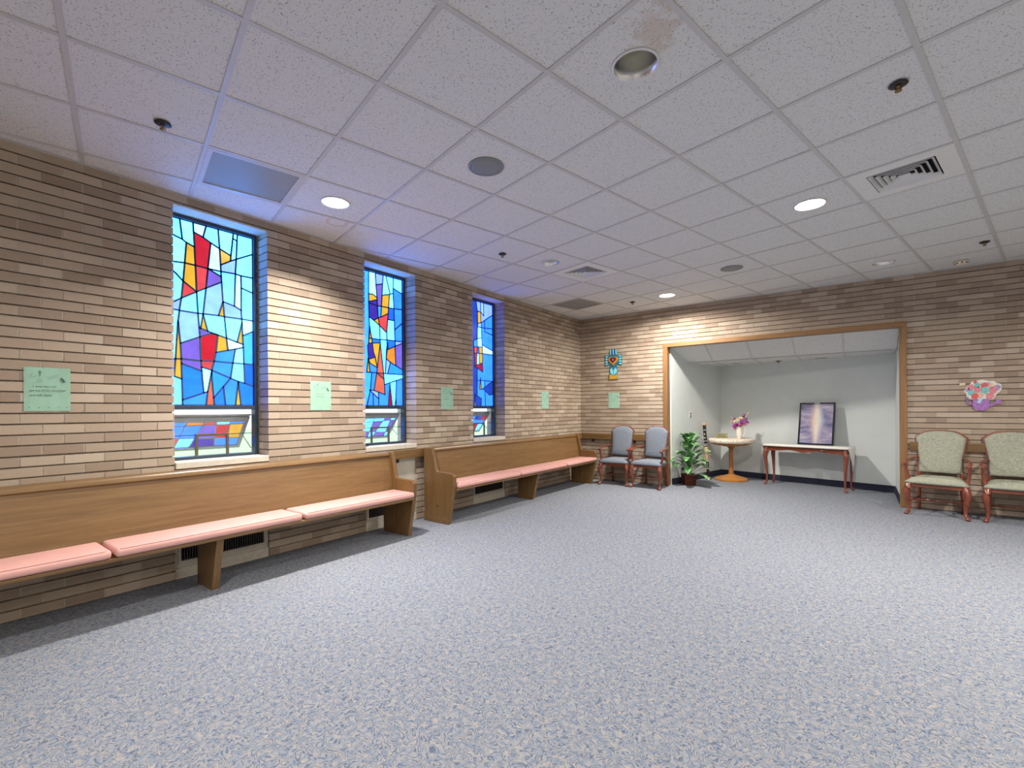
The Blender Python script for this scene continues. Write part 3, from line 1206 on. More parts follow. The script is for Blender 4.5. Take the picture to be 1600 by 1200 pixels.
def build_window(idx, yc, pat):
    y0, y1 = yc - WH + 0.012, yc + WH - 0.012
    zt, zb, zs = HEAD - 0.012, 1.335, SILL
    bm = new_bm()
    f = 0.026
    for (a, b, c, d) in ((y0, y0 + f, zs, zt), (y1 - f, y1, zs, zt), (y0 + f, y1 - f, zt - f, zt), (y0 + f, y1 - f, zs, zs + 0.024), (y0 + f, y1 - f, zb - 0.022, zb + 0.014)):
        box(bm, GX - 0.04, GX + 0.03, a, b, c, d, 0.003, 1)
    win = struct(obj('window_%d' % idx, bm, M['bronze']))
    # upper light
    segs, seeds = [], []
    for (ox, oy, s), lines, sd in pat:
        for pl in lines:
            q = []
            for (x, y) in pl:
                p = onx(ox + x / s, oy + y / s, GX)
                q.append((p.y, p.z))
            segs.append(q)
        for (x, y, c) in sd:
            p = onx(ox + x / s, oy + y / s, GX)
            seeds.append(((p.y, p.z), c))
    rect = (y0 + f, zb + 0.014, y1 - f, zt - f)
    faces, es = faces_of(segs, rect)
    rng = random.Random(40 + idx)
    for poly in faces:
        col = None
        for p, c in seeds:
            if inside(p, poly):
                col = COL[c]
        if col is None:
            cz = sum(p[1] for p in poly) / len(poly)
            tlow = 1 - (cz - zb) / (zt - zb)
            deep = rng.random() < (0.35 * tlow ** 2 if idx == 1 else (0.75 * tlow ** 1.5 if idx == 2 else 0.85 * tlow ** 0.8))
            col = rng.choice(DEEP if deep else PALE)
        bm = new_bm()
        prism(bm, poly, 'x', GX - 0.003, GX + 0.003)
        obj('glass_pane', bm, stained(col), win)
    bm = new_bm()
    for a, b in es:
        d = Vector((b[0] - a[0], b[1] - a[1]))
        L = d.length
        d.normalize()
        n = Vector((-d.y, d.x)) * 0.0066
        a2, b2 = Vector(a) - d * 0.003, Vector(b) + d * 0.003
        prism(bm, [tuple(a2 - n), tuple(b2 - n), tuple(b2 + n), tuple(a2 + n)], 'x', GX - 0.006, GX + 0.007)
    obj('lead_came', bm, M['lead'], win)
    # lower light: clear insect-screen sash with a little wicket, awning sash tilted out behind it
    bm = new_bm()
    box(bm, GX + 0.002, GX + 0.006, y0 + f, y1 - f, zs + 0.024, zb - 0.022)
    obj('screen_pane', bm, M['clear'], win)
    bm = new_bm()
    wy0, wy1, wz0, wz1 = yc - 0.155, yc + 0.10, zs + 0.004, zs + 0.205
    for (a, b, c, d) in ((wy0, wy0 + 0.02, wz0, wz1), (wy1 - 0.02, wy1, wz0, wz1), (wy0 + 0.02, wy1 - 0.02, wz1 - 0.02, wz1), (wy0 + 0.02, wy1 - 0.02, wz0, wz0 + 0.02)):
        box(bm, GX + 0.008, GX + 0.028, a, b, c, d, 0.002, 1)
    obj('wicket_frame', bm, M['wicket'], win)
    bm = new_bm()
    box(bm, GX + 0.008, GX + 0.014, y0 + f, wy0, wz1 - 0.012, wz1 - 0.006)
    box(bm, GX + 0.008, GX + 0.014, wy1, y1 - f, wz1 - 0.012, wz1 - 0.006)
    obj('screen_bar', bm, M['lead'], win)
    # awning sash hinged at its top edge
    hz, hx = zb - 0.085, GX - 0.055
    LN, tilt = 0.36, R(38)
    sy0, sy1 = y0 + f + 0.01, y1 - f - 0.01
    def W(u, v, dpt=0.0):        # u along y, v down the sash, dpt out of its plane
        return (hx - math.sin(tilt) * v + math.cos(tilt) * dpt, u, hz - math.cos(tilt) * v - math.sin(tilt) * dpt)
    def slab(bm, poly, d0, d1):
        lo = [bm.verts.new(W(u, v, d0)) for u, v in poly]
        hi = [bm.verts.new(W(u, v, d1)) for u, v in poly]
        fs = [bm.faces.new(lo[::-1]), bm.faces.new(hi)]
        for i in range(len(poly)):
            j = (i + 1) % len(poly)
            fs.append(bm.faces.new((lo[i], lo[j], hi[j], hi[i])))
        bmesh.ops.recalc_face_normals(bm, faces=fs)
    bm = new_bm()
    g = 0.030
    for (a, b, c, d) in ((sy0, sy1, 0, 0.05), (sy0, sy1, LN - g, LN), (sy0, sy0 + g, 0.05, LN - g), (sy1 - g, sy1, 0.05, LN - g)):
        slab(bm, [(a, c), (b, c), (b, d), (a, d)], -0.014, 0.014)
    sash = obj('awning_sash', bm, M['sashmetal'], win)
    W_ = sy1 - sy0 - 2 * g
    aw = [[(0.0, 0.16), (1.0, 0.10)], [(0, 0.62), (1, 0.70)], [(0.18, 0), (0.10, 1)], [(0.42, 0), (0.30, 1)], [(0.58, 0), (0.66, 1)], [(0.78, 0), (0.84, 1)], [(0.42, 0.35), (0.60, 0.28)]]
    if idx == 2:
        aw = [[(0, 0.25), (1, 0.12)], [(0, 0.65), (1, 0.8)], [(0.25, 0), (0.12, 1)], [(0.45, 0), (0.5, 1)], [(0.72, 0), (0.62, 1)], [(0.88, 0), (0.92, 1)]]
    if idx == 3:
        aw = [[(0, 0.2), (1, 0.3)], [(0, 0.6), (1, 0.55)], [(0.3, 0), (0.2, 1)], [(0.55, 0), (0.6, 1)], [(0.8, 0), (0.85, 1)]]
    v0, v1 = 0.05, LN - g
    segs = [[(sy0 + g + W_ * x, v0 + (v1 - v0) * y) for x, y in pl] for pl in aw]
    faces, es = faces_of(segs, (sy0 + g, v0, sy1 - g, v1), 0.01, 0.004)
    pick = {1: ['b', 'c', 'b', 'p', 'r', 'y', 'd', 'b', 'c', 'b', 'p', 'b', 'o', 'v'], 2: ['b', 'y', 'c', 'd', 'p', 'b', 'b', 'v', 's', 'c'], 3: ['b', 'c', 'b', 'm', 'b', 'n', 'c']}[idx]
    faces.sort(key=lambda p: (round(sum(q[1] for q in p) / len(p), 2), sum(q[0] for q in p)))
    for i, poly in enumerate(faces):
        bm = new_bm()
        slab(bm, poly, -0.003, 0.003)
        obj('glass_pane', bm, stained(COL[pick[(i * 5 + 2) % len(pick)]]), sash)
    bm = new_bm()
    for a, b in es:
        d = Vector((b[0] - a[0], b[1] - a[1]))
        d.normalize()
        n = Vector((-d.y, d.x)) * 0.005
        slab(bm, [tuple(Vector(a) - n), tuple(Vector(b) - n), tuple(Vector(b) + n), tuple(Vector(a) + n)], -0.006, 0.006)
    obj('lead_came', bm, M['sashmetal'], sash)  # pale cames: the light on them from outside is put into the colour
    bm = new_bm()
    for yy in (y0 + f + 0.012, y1 - f - 0.012):
        tube(bm, [(GX - 0.03, yy, zs + 0.06), W(yy, 0.22)], 0.005, 6)
    obj('stay_arm', bm, M['sashmetal'], win)
    # outside hood strip behind the hinge
    bm = new_bm()
    box(bm, GX - 0.075, GX - 0.045, y0 + f, y1 - f, hz + 0.005, hz + 0.022)
    obj('hinge_rail', bm, M['sashmetal'], win)
    # stone sill and plaster head of the reveal
    bm = new_bm()
    box(bm, -0.30, 0.012, yc - WH + 0.002, yc + WH - 0.002, 0.852, SILL - 0.001, 0.004, 1)
    obj('window_sill', bm, M['cream'], win)
    bm = new_bm()
    box(bm, -0.35, -0.002, yc - WH, yc + WH, HEAD - 0.008, HEAD + 0.004)
    obj('reveal_head', bm, M['cream'], win)
    # convector cover filling the bay below the sill
    t = thing('convector_cover', ['cream convector cover with slatted grille under the nearest window', 'cream convector cover under the middle window behind the pew ends', 'cream convector cover under the far window behind the far pew'][idx - 1],
              'radiator cover', (0, yc, 0), 0, 'convector covers under the windows')
    bm = new_bm()
    hw = WH - 0.002
    for (a, b, c, d) in ((-hw, hw, 0.004, 0.135), (-hw, hw, 0.43, 0.851), (-hw, -hw + 0.035, 0.135, 0.43), (hw - 0.035, hw, 0.135, 0.43)):
        box(bm, -0.30, -0.020, a, b, c, d)
    obj('casing', bm, M['panel'], t)
    bm = new_bm()
    box(bm, -0.022, -0.010, -hw, hw, 0.004, 0.085)
    obj('kick_strip', bm, M['cream'], t)
    bm = new_bm()
    for (a, b, c, d) in ((-hw + 0.02, hw - 0.02, 0.12, 0.137), (-hw + 0.02, hw - 0.02, 0.428, 0.445), (-hw + 0.02, -hw + 0.038, 0.137, 0.428), (hw - 0.038, hw - 0.02, 0.137, 0.428)):
        box(bm, -0.021, -0.012, a, b, c, d)
    obj('grille_frame', bm, M['panel'], t)
    bm = new_bm()
    box(bm, -0.10, -0.09, -hw + 0.035, hw - 0.035, 0.135, 0.43)
    obj('grille_back', bm, M['black'], t)
    me = None
    for i in range(34):
        yy = -hw + 0.046 + i * (2 * hw - 0.092) / 33
        if me is None:
            bm = new_bm()
            box(bm, -0.045, -0.022, -0.003, 0.003, 0.136, 0.429)
            s = obj('grille_slat', bm, M['slat'], t, loc=(0, yy, 0))
            me = s.data
        else:
            obj('grille_slat', me, None, t, loc=(0, yy, 0))
    return win


for i, yc in enumerate(WIN):
    build_window(i + 1, yc, PAT[i])

# ------------------------------------------------------------------ pews


def build_pew(label, y0, y1, cuts, cushion_labels):
    t = thing('pew', label, 'pew', (0, y0, 0), 0, 'wooden pews along the window wall')
    L = y1 - y0
    prof = [(0.088, 0.0), (0.088, 0.852), (0.215, 0.858), (0.228, 0.845), (0.292, 0.600), (0.305, 0.585), (0.535, 0.578), (0.558, 0.562), (0.578, 0.545), (0.574, 0.43), (0.488, 0.0)]
    for a, b in ((0, 0.045), (L - 0.045, L)):
        bm = new_bm()
        prism(bm, [(x, z) for x, z in prof], 'y', a, b)
        es = [e for e in bm.edges if abs(e.verts[0].co.y - e.verts[1].co.y) < 1e-5]
        bmesh.ops.bevel(bm, geom=es, offset=0.007, segments=2, profile=0.5, affect='EDGES')
        p = obj('end_panel', bm, M['oak_z'], t)
        bm = new_bm()
        s = -0.006 if a == 0 else L
        box(bm, 0.092, 0.492, s, s + 0.006, 0.003, 0.072, 0.002, 1)
        obj('plinth', bm, M['oak_x'], p)
        if a == 0:
            bm = new_bm()
            prism(bm, [(0.290, 0.205), (0.335, 0.205), (0.313, 0.178)], 'y', -0.004, 0.0)
            obj('notch', bm, M['darkoak'], p)
    # leaning back board with a rolled top
    bm = new_bm()
    prism(bm, [(0.245, 0.40), (0.270, 0.40), (0.185, 0.822), (0.155, 0.822)], 'y', 0.045, L - 0.045)
    obj('backrest', bm, M['oak'], t)
    bm = new_bm()
    prism(bm, [(0.115, 0.815), (0.192, 0.808), (0.202, 0.818), (0.200, 0.836), (0.188, 0.850), (0.125, 0.852), (0.112, 0.842)], 'y', 0.045, L - 0.045)
    obj('top_rail', bm, M['oak'], t, 'angle')
    bm = new_bm()
    box(bm, 0.24, 0.592, 0.0455, L - 0.0455, 0.385, 0.410, 0.006)
    obj('seat_board', bm, M['oak'], t)
    bm = new_bm()
    box(bm, 0.30, 0.33, 0.0455, L - 0.0455, 0.345, 0.384)
    obj('seat_cleat', bm, M['oak'], t)
    # middle support
    ym = L / 2
    bm = new_bm()
    prism(bm, [(0.19, 0.0), (0.445, 0.0), (0.545, 0.384), (0.19, 0.384)], 'y', ym - 0.024, ym + 0.024)
    obj('support', bm, M['oak_z'], t)
    for (ca, cb), lb in zip(cuts, cushion_labels):
        c = thing('pew_cushion', lb, 'cushion', (0, (ca + cb) / 2, 0.411), 0, 'pink pew cushions')
        hl = (cb - ca) / 2 - 0.006
        bm = new_bm()
        box(bm, 0.274, 0.606, -hl, hl, 0.0, 0.055, 0.022, 4)
        for v in bm.verts:
            if v.co.z > 0.03:
                fx = 1 - ((v.co.x - 0.44) / 0.17) ** 2
                fy = 1 - (v.co.y / hl) ** 6
                v.co.z += 0.008 * max(0, fx) * max(0, fy)
        obj('pad', bm, M['pink'], c, True)
        bm = new_bm()
        tube(bm, [(0.596, -hl + 0.02, 0.050), (0.598, -hl + 0.04, 0.050), (0.598, hl - 0.04, 0.050), (0.596, hl - 0.02, 0.050)], 0.0035, 6)
        obj('piping', bm, M['pinkseam'], c, True)
    return t


build_pew('long honey oak pew in front, under the nearest window', -8.20, -4.575, [(-8.15, -6.995), (-6.99, -5.80), (-5.79, -4.622)],
          ['pink cushion at the left edge, nearest on the front pew', 'middle pink cushion on the front pew', 'pink cushion at the far end of the front pew'])
build_pew('far oak pew with full end panel, by the corner', -4.035, -0.50, [(-3.985, -2.775), (-2.765, -1.555), (-1.545, -0.552)],
          ['pink cushion behind the end panel of the far pew', 'middle pink cushion on the far pew', 'pink cushion next to the grey chair in the corner'])

# ------------------------------------------------------------------ arm chairs


def outline(w0, w1, h, arch, n=10):
    """camel-back outline: half width w0 at the bottom, w1 at the shoulder"""
    pts = [(-w0, 0.0), (w0, 0.0), (w0 * 0.97, h * 0.35), (w1, h * 0.80), (w1 * 1.0, h - arch)]
    top = spline([(w1, h - arch), (w1 * 0.86, h - arch * 0.66), (w1 * 0.62, h - arch * 0.22), (w1 * 0.3, h - 0.004), (0, h), (-w1 * 0.3, h - 0.004), (-w1 * 0.62, h - arch * 0.22), (-w1 * 0.86, h - arch * 0.66), (-w1, h - arch)], 3)
    pts += top[1:]
    pts += [(-w1, h * 0.80), (-w0 * 0.97, h * 0.35)]
    return pts


def chair(label, fab, piping, loc, rz, group, wide=1.0, front=0.27, low=0.0, w_top=0.215, w_bot=0.200):
    t = thing('arm_chair', label, 'chair', loc, rz, group)
    fx, rx = 0.262 * wide, 0.200 * wide
    fy, ry = -front, 0.215
    # seat cushion: domed trapezoid
    bm = new_bm()
    NX, NY = 12, 10
    grid = []
    for j in range(NY + 1):
        v = j / NY
        row = []
        for i in range(NX + 1):
            u = -1 + 2 * i / NX
            hw = (fx + 0.028) * (1 - v) + (rx + 0.02) * v
            y = (fy + 0.015) * (1 - v) + (ry - 0.04) * v - 0.015 * (1 - u * u) * (1 - v)
            e = (1 - abs(u) ** 5) * (1 - abs(2 * v - 1) ** 6)
            row.append(bm.verts.new((u * hw, y, 0.395 + 0.06 * e ** 0.6)))
        grid.append(row)
    for j in range(NY):
        for i in range(NX):
            bm.faces.new((grid[j][i], grid[j][i + 1], grid[j + 1][i + 1], grid[j + 1][i]))
    ring = [grid[0][i] for i in range(NX + 1)] + [grid[j][NX] for j in range(1, NY + 1)] + [grid[NY][i] for i in range(NX - 1, -1, -1)] + [grid[j][0] for j in range(NY - 1, 0, -1)]
    low_r = [bm.verts.new((v.co.x * 0.97, v.co.y * 0.97, 0.375)) for v in ring]
    for k in range(len(ring)):
        j = (k + 1) % len(ring)
        bm.faces.new((ring[k], low_r[k], low_r[j], ring[j]))
    bm.faces.new(low_r)
    bmesh.ops.recalc_face_normals(bm, faces=bm.faces[:])
    obj('seat', bm, fab, t, True)
    bm = new_bm()
    prism(bm, [(-fx - 0.005, fy + 0.035), (fx + 0.005, fy + 0.035), (rx + 0.008, ry - 0.045), (-rx - 0.008, ry - 0.045)], 'z', 0.335, 0.376)
    obj('seat_rail', bm, M['mahog_x'], t)
    # back: wooden frame behind a padded panel, leaning
    hb = 0.515
    lean = R(9)
    def place(bm, y_off):
        bmesh.ops.rotate(bm, verts=bm.verts[:], cent=(0, 0, 0), matrix=Matrix.Rotation(-lean, 3, 'X'))
        bmesh.ops.translate(bm, verts=bm.verts[:], vec=(0, 0.165 + y_off, 0.475))
    ol = [(x * wide, z) for x, z in outline(w_bot + 0.014, w_top + 0.018, hb + 0.018, 0.085)]
    bm = new_bm()
    prism(bm, ol, 'y', -0.006, 0.022)
    es = [e for e in bm.edges if abs(e.verts[0].co.y - e.verts[1].co.y) < 1e-5]
    bmesh.ops.bevel(bm, geom=es, offset=0.006, segments=2, profile=0.5, affect='EDGES')
    place(bm, 0.0)
    obj('back_frame', bm, M['mahog'], t)
    bm = new_bm()
    rings = []
    il = [(x * wide, z) for x, z in outline(w_bot, w_top, hb, 0.085)]
    cz = hb * 0.5
    for (s, yy) in ((1.0, 0.0), (1.0, -0.016), (0.975, -0.028), (0.90, -0.038), (0.6, -0.046)):
        rings.append([bm.verts.new((x * s, yy, cz + (z - cz) * s + 0.004)) for x, z in il])
    fs = []
    for a, b in zip(rings[:-1], rings[1:]):
        for k in range(len(il)):
            j = (k + 1) % len(il)
            fs.append(bm.faces.new((a[k], a[j], b[j], b[k])))
    fs.append(bm.faces.new(rings[-1]))
    fs.append(bm.faces.new(rings[0][::-1]))
    bmesh.ops.recalc_face_normals(bm, faces=fs)
    place(bm, -0.006)
    obj('backrest', bm, fab, t, True)
    for s in (-1, 1):
        # arm with scrolled end and curved post
        bm = new_bm()
        pts = spline([(s * 0.218 * wide, 0.175, 0.66), (s * (fx + 0.005), 0.06, 0.645), (s * (fx + 0.028), -0.08, 0.632), (s * (fx + 0.022), fy + 0.075, 0.620), (s * (fx + 0.020), fy + 0.045, 0.600)], 4)
        n = len(pts)
        tube(bm, pts, [0.015 + 0.010 * (i / (n - 1)) ** 2 for i in range(n)], 10, 0.8)
        arm = obj('arm', bm, M['mahog'], t, True)
        bm = new_bm()
        pts = spline([(s * (fx + 0.020), fy + 0.062, 0.61), (s * (fx + 0.024), fy + 0.09, 0.54), (s * (fx + 0.010), fy + 0.105, 0.45), (s * (fx - 0.004), fy + 0.085, 0.352)], 4)
        tube(bm, pts, [0.020, 0.019, 0.017, 0.016, 0.016, 0.016, 0.017, 0.017, 0.018, 0.018, 0.019, 0.019, 0.02], 10, 1.2)
        obj('arm_post', bm, M['mahog'], arm, True)
        # cabriole front leg
        bm = new_bm()
        pts = spline([(s * (fx - 0.012), fy + 0.05, 0.375, 0.030), (s * (fx + 0.006), fy + 0.022, 0.30, 0.036), (s * (fx + 0.004), fy + 0.022, 0.22, 0.029), (s * (fx - 0.010), fy + 0.042, 0.11, 0.019),
                      (s * (fx - 0.006), fy + 0.034, 0.045, 0.018), (s * (fx + 0.010), fy + 0.004, 0.022, 0.023), (s * (fx + 0.014), fy - 0.006, 0.004, 0.020)], 4)
        tube(bm, [p[:3] for p in pts], [p[3] for p in pts], 12)
        obj('leg', bm, M['mahog'], t, True)
        # rear leg
        bm = new_bm()
        pts = spline([(s * rx, ry - 0.055, 0.50, 0.019), (s * rx, ry - 0.05, 0.36, 0.021), (s * (rx + 0.002), ry - 0.035, 0.18, 0.019), (s * (rx + 0.01), ry, 0.003, 0.017)], 4)
        tube(bm, [p[:3] for p in pts], [p[3] for p in pts], 8)
        obj('leg', bm, M['mahog'], t, True)
        bm = new_bm()
        tube(bm, [(s * (fx - 0.010), fy + 0.042, 0.155), (s * (rx + 0.003), ry - 0.033, 0.165)], 0.010, 8)
        obj('stretcher', bm, M['mahog'], t, True)
    bm = new_bm()
    m = (fx + rx) / 2 - 0.004
    tube(bm, [(-m, -0.02, 0.160), (m, -0.02, 0.160)], 0.010, 8)
    obj('stretcher', bm, M['mahog'], t, True)
    return t


def fabric(name, a, b, scale):
    t = NT(name, 0.9, 0.15)
    v = t.pos()
    f = t.noise(v, scale, 2, 0.5)
    f2 = t.noise(v, scale * 6, 2, 0.5)
    t.base(t.ramp(t.math('ADD', t.math('MULTIPLY', f, 0.6), t.math('MULTIPLY', f2, 0.4)), [(0.40, a), (0.60, b)]))
    t.bump(f2, 0.3, 0.002)
    return t.m


M['bluefab'] = fabric('grey_blue_weave', (0.150, 0.180, 0.225), (0.235, 0.265, 0.310), 90)
M['greenfab'] = fabric('sage_green_weave', (0.275, 0.295, 0.225), (0.400, 0.405, 0.320), 60)
chair('grey blue arm chair next to the pew in the corner', M['bluefab'], None, (0.855, -0.25, 0), R(2), 'grey blue arm chairs', 0.89, 0.25)
chair('grey blue arm chair beside the alcove casing and the plant', M['bluefab'], None, (1.445, -0.255, 0), R(-4), 'grey blue arm chairs', 0.91, 0.26)
chair('sage green arm chair beside the alcove casing, wholly in view', M['greenfab'], None, (4.965, -0.265, 0), R(-11), 'sage green arm chairs', 0.97, 0.25, w_top=0.235, w_bot=0.205)
chair('sage green arm chair cut off by the right edge', M['greenfab'], None, (5.615, -0.27, 0), R(-3), 'sage green arm chairs', 1.0, 0.26, w_top=0.235, w_bot=0.205)

# ------------------------------------------------------------------ alcove furniture
A13 = R(-13.5)
t = thing('pedestal_table', 'round orange wood pedestal table in the alcove corner', 'table', (2.36, 1.24, 0), A13)
bm = new_bm()
lathe(bm, [(0.02, 0.715), (0.355, 0.715), (0.368, 0.722), (0.368, 0.738), (0.36, 0.744), (0.02, 0.744)], 48)
obj('tabletop', bm, M['tablewood'], t, 'angle')
bm = new_bm()
lathe(bm, [(0.03, 0.60), (0.10, 0.605), (0.25, 0.632), (0.335, 0.652), (0.345, 0.664), (0.345, 0.7145), (0.03, 0.7145)], 48)
obj('apron', bm, M['tablewood'], t, 'angle')
bm = new_bm()
lathe(bm, [(0.044, 0.10), (0.044, 0.16), (0.038, 0.20), (0.038, 0.54), (0.046, 0.58), (0.07, 0.601)], 8)
obj('pedestal', bm, M['tablewood_z'], t)
bm = new_bm()
lathe(bm, [(0.285, 0.0), (0.285, 0.032), (0.27, 0.042), (0.065, 0.100), (0.05, 0.112)], 8)
obj('base', bm, M['tablewood'], t)

t = NT('lace_cloth', 0.9, 0.1)
f = t.noise(t.pos(), 38, 3, 0.6)
t.base(t.ramp(f, [(0.38, (0.60, 0.46, 0.34)), (0.46, (0.72, 0.54, 0.45)), (0.52, (0.84, 0.79, 0.68))]))
M['lace'] = t.m
bm = new_bm()
n = 72
rings = []
for r, z, wv in ((0.02, 0.7475, 0), (0.2, 0.7475, 0), (0.362, 0.7475, 0), (0.3735, 0.744, 0), (0.376, 0.722, 0.001), (0.377, 0.678, 0.003)):
    rings.append([bm.verts.new(((r + wv * math.sin(k * 12 * 2 * math.pi / n)) * math.cos(2 * math.pi * k / n), (r + wv * math.sin(k * 12 * 2 * math.pi / n)) * math.sin(2 * math.pi * k / n),
                                z - (0.006 * abs(math.sin(k * 9 * math.pi / n)) if r > 0.3765 else 0))) for k in range(n)])
for a, b in zip(rings[:-1], rings[1:]):
    for k in range(n):
        bm.faces.new((a[k], b[k], b[(k + 1) % n], a[(k + 1) % n]))
bm.faces.new(rings[0])
bmesh.ops.recalc_face_normals(bm, faces=bm.faces[:])
bmesh.ops.solidify(bm, geom=bm.faces[:], thickness=0.0015)
tag(obj('table_cloth', bm, M['lace'], None, True, loc=(2.36, 1.24, 0)), 'round cream lace cloth on the pedestal table', 'tablecloth')

# small olive block sign
t = NT('olive_gold', 0.5, 0.4)
v = t.pos((1, 1, 1))
wv = t.n('ShaderNodeTexWave', wave_type='BANDS', bands_direction='Z')
wv.inputs['Scale'].default_value = 14
t.l(v, wv.inputs['Vector'])
t.base(t.ramp(wv.outputs['Fac'], [(0.2, (0.20, 0.20, 0.085)), (0.8, (0.46, 0.44, 0.24))]))
M['olive'] = t.m
sg = thing('desk_plaque', 'olive gold plaque standing on the lace cloth left of the vase', 'plaque', (2.205, 1.25, 0.7485), R(12))
bm = new_bm()
box(bm, -0.10, 0.10, -0.028, 0.028, 0.0, 0.014, 0.003, 1)
obj('foot', bm, M['olive'], sg)
bm = new_bm()
box(bm, -0.096, 0.096, -0.012, 0.012, 0.0145, 0.088, 0.004, 1)
obj('plate', bm, M['olive'], sg)
bm = new_bm()
for i in range(3):
    box(bm, -0.080, 0.075 - 0.02 * (i % 2), -0.0135, -0.0122, 0.026 + i * 0.02, 0.031 + i * 0.02)
obj('engraved_lines', bm, M['wicket'], sg)

# pitcher with flowers
t = NT('cream_porcelain', 0.25, 0.5)
f = t.noise(t.pos(), 26, 2)
t.base(t.ramp(f, [(0.55, (0.80, 0.75, 0.66)), (0.68, (0.62, 0.52, 0.46))]))
M['porcelain'] = t.m
vx, vy, vz = 2.50, 1.225, 0.7485
v = thing('pitcher_vase', 'cream porcelain pitcher holding the flowers', 'vase', (vx, vy, vz))
bm = new_bm()
prof = spline([(0.034, 0.0), (0.038, 0.012), (0.046, 0.06), (0.050, 0.11), (0.046, 0.16), (0.050, 0.195), (0.058, 0.215)], 3)
lathe(bm, prof + [(r - 0.006, z) for r, z in prof[::-1]], 28, cap1=False)
obj('body', bm, M['porcelain'], v, True)
bm = new_bm()
tube(bm, spline([(0.046, 0.0, 0.185), (0.085, 0.0, 0.180), (0.095, 0, 0.13), (0.078, 0, 0.07), (0.048, 0, 0.055)], 4), 0.007, 8)
obj('handle', bm, M['porcelain'], v, True)
fl = thing('flower_bouquet', 'bouquet of purple and blush silk flowers in the pitcher', 'flowers', (vx, vy, vz + 0.20))
M['purple'] = plain('purple_petal', (0.24, 0.012, 0.22), 0.6, 0.3, 0, 0.3, 60)
M['violet'] = plain('violet_petal', (0.36, 0.03, 0.34), 0.6, 0.3, 0, 0.3, 60)
M['blush'] = plain('blush_petal', (0.80, 0.52, 0.47), 0.6, 0.3, 0, 0.12, 60)
M['buff'] = plain('buff_petal', (0.78, 0.60, 0.36), 0.6, 0.3, 0, 0.12, 60)
M['rose'] = plain('rose_petal', (0.62, 0.14, 0.30), 0.6, 0.3, 0, 0.2, 60)
M['leaf'] = plain('deep_green_leaf', (0.060, 0.16, 0.030), 0.4, 0.4, 0, 0.35, 30)
M['straw'] = plain('dry_straw', (0.62, 0.44, 0.28), 0.8, 0.2)


def flower(parent, p, r, m, seed):
    rg = random.Random(seed)
    bm = new_bm()
    npet = 6
    nz = Vector(p).normalized() if Vector(p).length > 0 else Vector((0, 0, 1))
    nz = (nz + Vector((0, -0.5, 0.25))).normalized()
    q = nz.to_track_quat('Z', 'Y')
    for lay_ in (0, 1):
        for k in range(npet):
            a = 2 * math.pi * k / npet + lay_ * 0.5 + rg.uniform(-0.2, 0.2)
            rr = r * (1 - 0.35 * lay_)
            cup = 0.25 + 0.5 * lay_
            d = Vector((math.cos(a), math.sin(a), 0))
            s = Vector((-math.sin(a), math.cos(a), 0))
            pts = [d * 0.1 * rr, d * 0.6 * rr + s * 0.33 * rr + Vector((0, 0, cup * 0.3 * rr)), d * rr + s * 0.2 * rr + Vector((0, 0, cup * rr * 0.7)), d * 1.06 * rr + Vector((0, 0, cup * rr * 0.55)),
                   d * rr - s * 0.2 * rr + Vector((0, 0, cup * rr * 0.7)), d * 0.6 * rr - s * 0.33 * rr + Vector((0, 0, cup * 0.3 * rr))]
            vs = [bm.verts.new(Vector(p) + q @ x) for x in pts]
            bm.faces.new(vs)
    obj('flower_head', bm, m, parent)


spots = [(-0.115, 0.01, 0.085, 'blush'), (-0.065, -0.03, 0.105, 'blush'), (-0.09, 0.02, 0.145, 'purple'), (-0.02, -0.03, 0.125, 'buff'), (-0.03, 0.03, 0.155, 'blush'), (0.03, -0.02, 0.165, 'buff'),
         (0.075, 0.02, 0.185, 'purple'), (0.085, -0.03, 0.125, 'violet'), (0.05, -0.04, 0.085, 'purple'), (0.125, 0.0, 0.095, 'purple'), (0.095, -0.03, 0.06, 'rose'), (0.02, -0.05, 0.05, 'rose'),
         (-0.03, -0.05, 0.045, 'purple'), (-0.075, -0.04, 0.025, 'violet'), (-0.06, -0.02, -0.005, 'rose'), (0.10, 0.04, 0.15, 'violet'), (-0.13, 0.03, 0.105, 'blush'), (0.0, 0.06, 0.12, 'purple'), (0.09, 0.03, 0.215, 'violet')]
for i, (x, y, z, m) in enumerate(spots):
    flower(fl, (x, y, z), 0.040, M[m], i)
    bm = new_bm()
    tube(bm, [(x * 0.12, y * 0.12, -0.12), (x * 0.3, y * 0.3, 0.0), (x * 0.97, y * 0.97, z * 0.97)], 0.002, 5)
    obj('stem', bm, M['leaf'], fl)


def leaf_mesh(bm, base, tip, width, droop, fold=0.15, n=7):
    base, tip = Vector(base), Vector(tip)
    d = tip - base
    side = d.cross(Vector((0, 0, 1)))
    if side.length < 1e-4:
        side = Vector((1, 0, 0))
    side.normalize()
    L, Mm, Rr = [], [], []
    for i in range(n + 1):
        u = i / n
        c = base + d * u + Vector((0, 0, droop * math.sin(math.pi * u)))
        w = width * (math.sin(math.pi * min(1, u * 0.93 + 0.04)) ** 0.8)
        if i == n:
            w = 0.0008
        Mm.append(bm.verts.new(c))
        L.append(bm.verts.new(c + side * w + Vector((0, 0, fold * w))))
        Rr.append(bm.verts.new(c - side * w + Vector((0, 0, fold * w))))
    for i in range(n):
        bm.faces.new((Mm[i], Mm[i + 1], L[i + 1], L[i]))
        bm.faces.new((Rr[i], Rr[i + 1], Mm[i + 1], Mm[i]))


